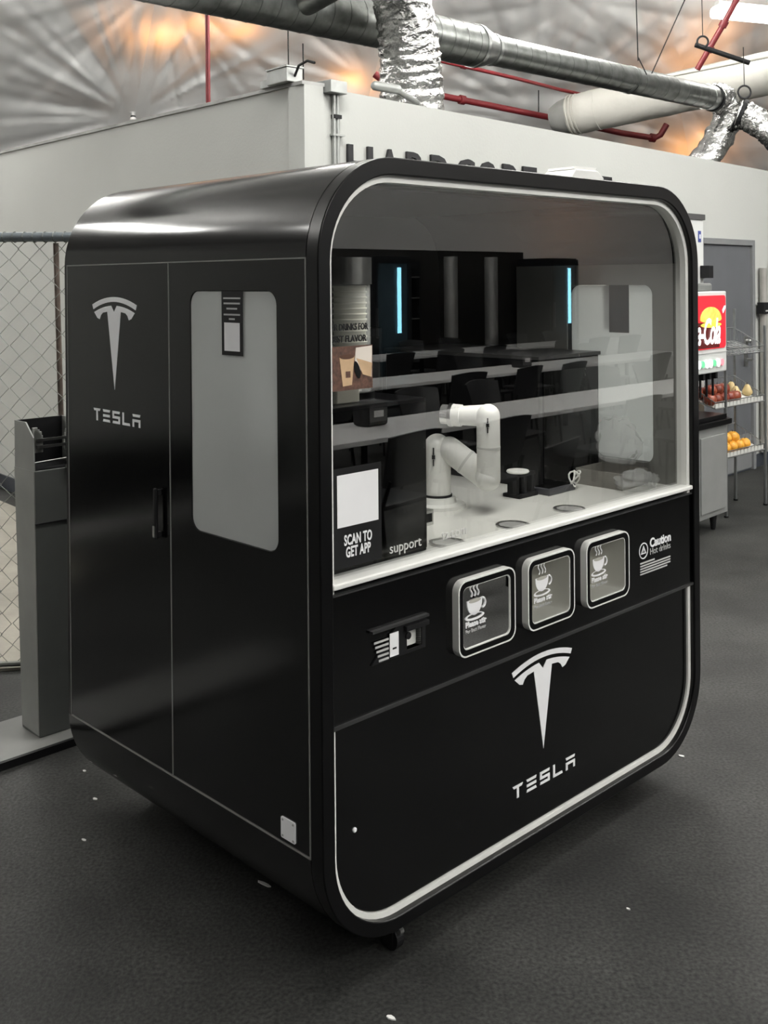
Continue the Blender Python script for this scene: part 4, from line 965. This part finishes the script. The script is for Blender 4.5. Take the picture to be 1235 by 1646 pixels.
MB().box(0.08, 0.88, 0.0, 0.19, 0.0, zt_).build('body', GC, r, bevel=0.006)
for x in (0.09, 0.485):
    d = MB().box(x, x + 0.385, -0.018, -0.001, 0.05, zt_ - 0.03).build('door', GC, r, bevel=0.003); MB().box(x + (0.34 if x < 0.1 else 0.02), x + (0.36 if x < 0.1 else 0.04), -0.035, -0.018, 1.0, 1.15).build('handle', STEEL, d)
# tall white machine behind the drinks head
pf = at(1131, 345, 7.55); s_, o__ = Winv(pf)
r = empty('ice_machine', W(s_, o__, 0), angR, 'tall white machine with a dark top edge behind the drinks dispenser', 'machine')
WHM = mat('machine_white', (0.62, 0.63, 0.62), 0.35, var=0.04)
icd = max(0.2, o__ - 0.02)
MB().box(-0.56, 0.0, 0.0, icd, 0.10, pf.z - 0.04).build('body', WHM, r, bevel=0.006); MB().box(-0.57, 0.01, -0.01, icd + 0.005, pf.z - 0.04, pf.z).build('top_edge', mat('dark_top', (0.07, 0.07, 0.07), 0.4, var=0.1), r)
for x in (-0.52, -0.04):
    for y in (0.04, icd - 0.04): MB().tube([(x, y, 0), (x, y, 0.10)], 0.018, 8).build('foot', MATTE, r)
MB().box(-0.085, -0.045, -0.004, 0.0, pf.z - 0.20, pf.z - 0.12).build('blue_label', mat('label_blue', (0.05, 0.07, 0.25), 0.4, var=0.1), r)
MB().box(-0.072, -0.058, -0.006, -0.004, pf.z - 0.175, pf.z - 0.145).build('label_mark', DECAL, r)
z_ = at(1128, 437, 7.5).z; MB().box(-0.06, 0.012, -0.07, -0.001, z_ - 0.045, z_ + 0.045).build('control_box', MATTE, r, bevel=0.004)
# drinks dispenser and its base cabinet
pl_ = onz(1149, 851); s_, o__ = Winv(pl_)
cb_ = empty('base_cabinet', W(s_ + 0.09, o__ + 0.05, 0), angR, 'stainless steel base cabinet under the lit drinks dispenser', 'cabinet')
yb = W(s_ + 0.09, o__ + 0.05).y
zb0 = at(1160, 822, yb).z; zb1 = at(1160, 680, yb).z
SST = mat('cabinet_steel', (0.42, 0.43, 0.42), 0.42, 0.6, var=0.06, vscale=6)
MB().box(-0.80, 0.0, 0.0, 0.38, zb0, zb1).build('body', SST, cb_, bevel=0.004)
MB().box(-0.40, -0.05, -0.014, -0.001, zb0 + 0.04, zb1 - 0.06).build('door', SST, cb_, bevel=0.003); MB().box(-0.76, -0.42, -0.014, -0.001, zb0 + 0.04, zb1 - 0.06).build('door', SST, cb_, bevel=0.003)
MB().box(-0.81, 0.012, -0.03, 0.385, zb1, zb1 + 0.035).build('worktop', SATIN, cb_, bevel=0.003)
for x in (-0.72, -0.09):
    for y in (0.06, 0.33): MB().lathe([(0.014, 0), (0.018, 0.02), (0.026, zb0)], 10, (x, y, 0)).build('leg', MATTE, cb_, smooth=True)
yh = yb
zh0 = at(1168, 597, yh).z; zh1 = at(1168, 468, yh).z; zh2 = at(1160, 455, yh).z
dsp = empty('drinks_dispenser', W(s_ + 0.09, o__ + 0.03, zb1 + 0.035), angR, 'soda dispenser with a glowing red display panel and coloured buttons', 'dispenser')
zo = zb1 + 0.035
MB().box(-0.62, 0.045, 0.0, 0.36, zh0 - zo, zh1 - zo).build('head', WHM, dsp, bevel=0.008)
MB().box(-0.56, -0.03, 0.06, 0.36, zh1 - zo, zh2 - zo).build('lid', mat('lid_grey', (0.13, 0.135, 0.13), 0.4, var=0.1), dsp, bevel=0.015)
MB().box(-0.60, 0.02, 0.22, 0.36, 0.0, zh0 - zo).build('rear_column', mat('column_dark', (0.05, 0.052, 0.052), 0.4, var=0.1), dsp)
MB().box(-0.62, 0.0, -0.02, 0.22, 0.0, 0.03).build('drip_tray', SATIN, dsp, bevel=0.004)
za = zh0 + (zh1 - zh0) * 0.30; zb_ = zh1 - (zh1 - zh0) * 0.05
DISR = mat('display_red', (0.6, 0.02, 0.03), 0.3, emit=(0.75, 0.015, 0.03), estr=0.9, var=0.02)
dp = MB().prism(rrect(-0.60, 0.020, za - zo, zb_ - zo, 0.025, 5), 'y', -0.006, 0.0).build('display_panel', DISR, dsp)
DISD = mat('display_dark', (0.05, 0.005, 0.005), 0.3, emit=(0.10, 0.008, 0.006), estr=0.8, var=0.1)
hz = zb_ - za
MB().box(-0.50, -0.075, -0.008, -0.006, za - zo + 0.005, za - zo + hz * 0.50).build('display_shade', DISD, dp)
BUN = mat('display_bun', (0.8, 0.35, 0.05), 0.4, emit=(1.0, 0.45, 0.07), estr=0.9, col2=(0.9, 0.55, 0.15), vscale=30)
cxb = -0.20
MB().prism([(cxb + 0.15 * cos(a), za - zo + hz * 0.55 + (0.24 if sin(a) > 0 else 0.06) * hz * sin(a)) for a in [2 * pi * i / 28 for i in range(28)]], 'y', -0.010, -0.006).build('display_burger', BUN, dp)
MB().prism([(cxb + 0.145 * cos(a), za - zo + hz * 0.45 + 0.05 * hz * sin(a)) for a in [2 * pi * i / 20 for i in range(20)]], 'y', -0.012, -0.008).build('display_cheese', mat('display_cheese', (0.9, 0.5, 0.05), 0.4, emit=(1.0, 0.6, 0.1), estr=0.9, var=0.1), dp)
DISW = mat('display_white', (0.9, 0.9, 0.9), 0.3, emit=(1, 0.97, 0.97), estr=1.1, var=0.01)
text('Coca-Cola', 0.235, DISW, dp, (-0.078, -0.0125, za - zo + hz * 0.10), FRONT, off=0.004, shear=0.3, align='RIGHT', sx=0.60, space=0.9)
MB().prism([(-0.03, za - zo + hz * 0.72), (0.0, za - zo + hz * 0.80), (0.015, za - zo + hz * 0.80), (0.012, za - zo + hz * 0.76), (-0.022, za - zo + hz * 0.66)], 'y', -0.009, -0.006).build('display_wave', DISW, dp)
BT = [('button_white', (0.9, 0.95, 0.92)), ('button_green', (0.15, 0.6, 0.3)), ('button_red', (0.8, 0.25, 0.3))]
zbn = zh0 - zo + (zh1 - zh0) * 0.12
MB().box(-0.62, 0.045, -0.004, -0.0005, zh0 - zo + (zh1 - zh0) * 0.245, zh0 - zo + (zh1 - zh0) * 0.255).build('panel_line', PRINT, dsp)
for k, c in enumerate((0, 0, 1, 0, 0, 1, 0, 2, 0)):
    x = 0.012 - (8 - k) * 0.055 if k < 8 else 0.0
    if k == 8: continue
    nm, cc = BT[c]
    MB().prism(circ(x, zbn, 0.028 if c == 0 else 0.022, 16), 'y', -0.012, 0.0).build('button', mat(nm, cc, 0.3, emit=cc, estr=0.6, var=0.02), dsp)
for k in range(6):
    x = -0.06 - k * 0.09
    nz = MB().box(x - 0.014, x + 0.014, 0.02, 0.06, zh0 - zo - 0.045, zh0 - zo).build('nozzle', MATTE, dsp, bevel=0.004); MB().box(x - 0.008, x + 0.008, 0.045, 0.055, zh0 - zo - 0.16, zh0 - zo - 0.045).build('lever', MATTE, nz)
# wire rack with fruit
rl0 = onz(1168, 832); rl1 = onz(1231, 812)
ra = atan2(rl1.y - rl0.y, rl1.x - rl0.x); rw = (rl1.xy - rl0.xy).length; rd = 0.235
rack = empty('fruit_rack', (rl0.x, rl0.y, 0), ra, 'wire rack with tilted baskets of fruit in front of the grey door', 'rack')
CHR = mat('dull_chrome', (0.32, 0.33, 0.33), 0.35, 0.9, var=0.1, vscale=20)
zrk = at(1170, 500, rl0.y).z
for x in (0, rw):
    for y in (0, rd): 
        lg = MB().tube([(x, y, 0.012), (x, y, zrk if y > 0 else zrk - 0.12)], 0.0115, 8).build('leg', CHR, rack, smooth=True); MB().lathe([(0.016, 0), (0.016, 0.012)], 10, (x, y, 0)).build('foot', MATTE, lg)
tiers = [at(1170, 572, rl0.y).z, at(1170, 655, rl0.y).z, at(1170, 737, rl0.y).z]
def basket(z):
    m = MB(); h = 0.10; tilt = 0.07
    def zz(y): return z + tilt * y / rd
    x0, x1 = -0.14, rw - 0.01
    for dz in (0.0, h):
        m.tube([(x0, 0, zz(0) + dz * 0.45), (x1, 0, zz(0) + dz * 0.45), (x1, rd, zz(rd) + dz), (x0, rd, zz(rd) + dz)], 0.0042, 5, closed=True)
    for i in range(15):
        x = x0 + (x1 - x0) * i / 14
        m.tube([(x, 0, zz(0) + 0.45 * h), (x, 0, zz(0)), (x, rd, zz(rd)), (x, rd, zz(rd) + h)], 0.0022, 4)
    for j in range(1, 8):
        y = rd * j / 8; m.tube([(x0, y, zz(y) + h * (0.45 + 0.55 * j / 8)), (x0, y, zz(y)), (x1, y, zz(y)), (x1, y, zz(y) + h * (0.45 + 0.55 * j / 8))], 0.0022, 4)
    return m.build('wire_basket', CHR, rack)
for z in tiers: basket(z)
for z in tiers[1:]: MB().add([(-0.13, 0.012, z + 0.006), (rw - 0.02, 0.012, z + 0.006), (rw - 0.02, rd - 0.02, z + 0.072), (-0.13, rd - 0.02, z + 0.072), (-0.13, 0.008, z + 0.035), (rw - 0.02, 0.008, z + 0.035), (rw - 0.02, 0.004, z + 0.035), (-0.13, 0.004, z + 0.035), (-0.13, 0.004, z + 0.004), (rw - 0.02, 0.004, z + 0.004)], [(0, 1, 2, 3), (4, 5, 1, 0), (6, 7, 8, 9), (4, 7, 6, 5)]).build('tray_liner', mat('liner_white', (0.6, 0.6, 0.57), 0.6, var=0.03), rack)
def rackpt(x, y, z): 
    return Vector((rl0.x + x * cos(ra) - y * sin(ra), rl0.y + x * sin(ra) + y * cos(ra), z))
STEM = mat('stem_brown', (0.08, 0.05, 0.03), 0.8, var=0.2)
def fruit(kind, x, y, z, k):
    if kind == 'apple': m_, rad, lbl, gr = mat('apple_red', (0.14, 0.015, 0.012), 0.35, col2=(0.30, 0.07, 0.03), vscale=9), 0.044, 'red apple heaped in the middle rack basket', 'apples in the middle basket'
    elif kind == 'pear': m_, rad, lbl, gr = mat('pear_yellow', (0.55, 0.42, 0.2), 0.45, var=0.15, vscale=12), 0.038, 'pale yellow fruit at the right of the middle rack basket', 'yellow fruit in the middle basket'
    else: m_, rad, lbl, gr = mat('orange_peel', (0.75, 0.36, 0.04), 0.5, var=0.15, vscale=12, bump=0.2, bscale=120), 0.043, 'orange heaped in the lowest rack basket', 'oranges in the lowest basket'
    r = empty(kind, rackpt(x, y, z), k * 0.7, lbl, kind, gr)
    prof = [(0.0004, -0.86), (0.35, -0.9), (0.75, -0.62), (0.98, -0.15), (1.0, 0.1), (0.85, 0.58), (0.5, 0.88), (0.2, 0.88), (0.02, 0.74)] if kind != 'pear' else [(0.0004, -0.95), (0.5, -0.9), (0.95, -0.5), (1.0, -0.1), (0.75, 0.5), (0.5, 1.0), (0.3, 1.25), (0.0004, 1.3)]
    MB().lathe([(a * rad, b * rad) for a, b in prof], 16).build('flesh', m_, r, smooth=True, angle=80); MB().tube([(0, 0, rad * 0.7), (0.004, 0, rad * (1.15 if kind != 'pear' else 1.6))], 0.0025, 5).build('stem', STEM, r)
k = 0
for i in range(5):
    for j in range(2): fruit('apple', -0.10 + 0.085 * i + 0.02 * j, 0.06 + 0.10 * j, tiers[1] + 0.055 + 0.035 * j, k); k += 1
for i in range(3): fruit('apple', -0.06 + 0.09 * i, 0.08, tiers[1] + 0.115, k); k += 1
for i in range(3): fruit('pear', rw - 0.24 + 0.085 * i, 0.10 + 0.08 * (i % 2), tiers[1] + 0.070 + 0.02 * (i % 2), k); k += 1
for i in range(6):
    for j in range(2): fruit('orange', -0.09 + 0.093 * i + 0.03 * j, 0.06 + 0.10 * j, tiers[2] + 0.055 + 0.03 * j, k); k += 1
for i in (0, 2, 3): fruit('orange', -0.05 + 0.10 * i, 0.085, tiers[2] + 0.115, k); k += 1

# ================================================================== SEATING BEHIND THE CAMERA (mirrored in the kiosk glass)
TBL = mat('table_white', (0.72, 0.72, 0.71), 0.4, var=0.03)
def table(u0, u1, v, label, dp_=0.62):
    r = kroot('long_table', (u0 + u1) / 2, v, 0, label, 'table', 'long white tables mirrored in the kiosk window')
    L2 = (u1 - u0) / 2
    MB().box(-L2, L2, -dp_ / 2, dp_ / 2, 0.715, 0.745).build('tabletop', TBL, r, bevel=0.004)
    n = max(2, int((u1 - u0) / 1.8) + 1)
    for i in range(n):
        x = -L2 + 0.2 + (2 * L2 - 0.4) * i / (n - 1)
        for s in (-1, 1): MB().box(x - 0.02, x + 0.02, s * dp_ * 0.4 - 0.02, s * dp_ * 0.4 + 0.02, 0, 0.715).build('leg', SATIN, r)
    return r
CHM = mat('chair_black', (0.026, 0.026, 0.028), 0.45, var=0.15)
def make_chair():
    r = empty('dining_chair', (0, 0, 0), 0)
    # faces +y; back at -y
    MB().prism(rrect(-0.22, 0.22, -0.21, 0.22, 0.05, 4), 'z', 0.44, 0.465).build('seat', CHM, r, bevel=0.006)
    m = MB(); n = 8; vs = []
    for j, z in enumerate((0.56, 0.66, 0.76, 0.86)):
        wd = 0.19 + 0.012 * j
        for i in range(n + 1):
            x = -wd + 2 * wd * i / n; vs.append((x, -0.225 - 0.03 * j + 0.05 * (x / 0.22) ** 2, z - (0.02 * (x / 0.22) ** 2 if j == 3 else 0)))
    nn = len(vs); vs += [(x, y - 0.018, z) for x, y, z in vs]; fs = []
    for j in range(3):
        for i in range(n):
            a = j * (n + 1) + i; q = (a, a + 1, a + n + 2, a + n + 1); fs += [q, tuple(nn + t for t in q[::-1])]
    for i in range(n): fs += [(i, nn + i, nn + i + 1, i + 1), (3 * (n + 1) + i, 3 * (n + 1) + i + 1, nn + 3 * (n + 1) + i + 1, nn + 3 * (n + 1) + i)]
    for j in range(3):
        a, b = j * (n + 1), (j + 1) * (n + 1); fs += [(a, b, nn + b, nn + a), (a + n, nn + a + n, nn + b + n, b + n)]
    m.add(vs, fs).build('backrest', CHM, r, smooth=True, angle=50)
    for sx in (-1, 1):
        MB().tube([(sx * 0.20, 0.19, 0.44), (sx * 0.215, 0.215, 0)], 0.012, 6).build('leg', SATIN, r)
        MB().tube([(sx * 0.185, -0.24, 0.60), (sx * 0.20, -0.19, 0.44), (sx * 0.215, -0.25, 0)], 0.012, 6).build('leg', SATIN, r)
    return r
proto = make_chair(); first = True
def chair(u, v, rz, label, grp):
    global first
    o = proto if first else copy_tree(proto); first = False
    o.location = K(u, v, 0); o.rotation_euler = (0, 0, TH + rz); tag(o, label, 'chair', grp)
rows_ = [(-2.82, 2.0, 7.6, 'nearest'), (-4.95, 2.6, 10.2, 'second'), (-7.2, 4.0, 12.4, 'farthest')]
for v, u0, u1, nm in rows_:
    um = u0 + 2.2
    table(u0, u1, v, f'long white table mirrored in the kiosk glass, {nm} row')
    u = u0 + 0.5; k = 0
    while u < u1 - 0.3:
        if not (k % 4 == 2): chair(u + random.uniform(-0.06, 0.06), v + 0.50, pi + random.uniform(-0.15, 0.15), f'black chair on the kiosk side of the {nm} mirrored table', f'black chairs on the kiosk side of the {nm} table')
        if k % 3 != 1: chair(u + 0.1 + random.uniform(-0.06, 0.06), v - 0.50, random.uniform(-0.15, 0.15), f'black chair on the far side of the {nm} mirrored table', f'black chairs on the far side of the {nm} table')
        u += 0.78; k += 1
chair(2.72, -1.55, pi - 0.25, 'black chair standing alone nearest to the kiosk in the mirror image', 'black chair nearest the kiosk')
def napkin(u, v, label):
    r = kroot('napkin_box', u, v, 0.745, label, 'napkin box', 'black napkin boxes on the mirrored tables')
    MB().box(-0.095, 0.095, -0.07, 0.07, 0, 0.16).build('body', CHM, r, bevel=0.02); MB().box(-0.075, 0.075, 0.071, 0.075, 0.03, 0.135).build('face_plate', mat('napkin_face', (0.10, 0.10, 0.10), 0.3, var=0.1), r); MB().box(-0.04, 0.04, 0.075, 0.079, 0.06, 0.10).build('napkin', PAPER, r)
napkin(3.02, -2.95, 'black napkin box on the nearest mirrored table'); napkin(7.1, -4.95, 'black napkin box on the second mirrored table')
# dark back partition, fridges with blue strip lights, shelves
BK = mat('dark_partition', (0.028, 0.027, 0.026), 0.6, var=0.25, vscale=1.5)
p = K(9.5, -9.1, 0)
o = MB().box(-7, 6, -0.06, 0.06, 0, 2.12).build('wall_back', BK, None, loc=p, rot=(0, 0, TH)); tag(o, 'dark partition wall mirrored in the kiosk glass', kind='structure')
BLUE = mat('blue_strip', (0.3, 0.7, 0.9), 0.3, emit=(0.30, 0.78, 1.0), estr=9.0, var=0.02)
FRG = mat('fridge_black', (0.015, 0.016, 0.018), 0.3, var=0.1); FIN = mat('fridge_inside', (0.05, 0.08, 0.10), 0.4, var=0.2)
for u, lbl in ((8.35, 'black glass door fridge with a blue light strip, left one in the mirror image'), (12.25, 'black glass door fridge with a blue light strip, right one in the mirror image')):
    r = kroot('drinks_fridge', u, -8.45, 0, lbl, 'fridge', 'drinks fridges mirrored in the kiosk glass')
    MB().box(-0.36, 0.36, -0.35, 0.30, 0, 2.0).build('body', FRG, r, bevel=0.01)
    d = MB().ring(rrect(-0.35, 0.35, 0.10, 1.98, 0.01, 2), rrect(-0.29, 0.29, 0.2, 1.9, 0.01, 2), 'y', 0.30, 0.34).build('door', FRG, r)
    MB().box(-0.29, 0.29, 0.302, 0.31, 0.2, 1.9).build('shelf_back', FIN, d)
    MB().box(0.10, 0.16, 0.312, 0.33, 0.95, 1.84).build('light_strip', BLUE, r)
    MB().box(-0.33, -0.31, 0.34, 0.37, 0.9, 1.3).build('handle', STEEL, d)
for u, hgt, lbl in ((9.6, 2.0, 'pale steel column left in the mirror image'), (10.5, 2.0, 'pale steel column right in the mirror image')):
    r = kroot('steel_column', u, -8.2, 0, lbl, 'column'); MB().lathe([(0.10, 0.0), (0.10, hgt)], 20).build('shaft', mat('column_steel', (0.4, 0.4, 0.39), 0.4, 0.5, var=0.15, vscale=4), r, smooth=True, angle=40); MB().lathe([(0.14, 0), (0.14, 0.03)], 20).build('foot', CHM, r)
r = kroot('snack_shelf', 9.06, -8.78, 0, 'dark snack shelf unit between the mirrored fridges', 'shelf')
for x in (-0.3, 0.3): MB().box(x - 0.015, x + 0.015, -0.2, 0.2, 0, 1.95).build('side', FRG, r)
for z in (0.3, 0.7, 1.1, 1.4, 1.7): MB().box(-0.285, 0.285, -0.2, 0.2, z, z + 0.02).build('shelf', mat('shelf_grey', (0.15, 0.15, 0.15), 0.4, var=0.1), r)

# ------------------------------------------------------------------ litter on the floor
for k, (px, py, w_, l_, lb_) in enumerate(((153, 1285, 0.006, 0.012, 'tiny white scrap on the floor near the dispenser stand'), (135, 1351, 0.004, 0.009, 'white crumb on the floor at the left'), (425, 1422, 0.006, 0.026, 'thin pale strip on the floor under the kiosk side'), (628, 1637, 0.007, 0.014, 'white scrap at the bottom edge of the photo'), (1096, 1216, 0.006, 0.014, 'white scrap on the floor right of the kiosk'), (136, 1240, 0.005, 0.009, 'white crumb beside the floor plate edge'), (1010, 1462, 0.003, 0.006, 'white speck on the floor in front of the kiosk'))):
    p = onz(px, py)
    pts_ = [(l_ * cos(a) * random.uniform(0.7, 1.1), w_ * sin(a) * random.uniform(0.7, 1.1)) for a in [2 * pi * i / 7 for i in range(7)]]
    o = MB().prism(pts_, 'z', 0.0, 0.003).build('paper_scrap', PAPER, None, loc=(p.x, p.y, 0.0005), rot=(0, 0, -0.6)); tag(o, lb_, 'scrap', 'scraps on the floor')
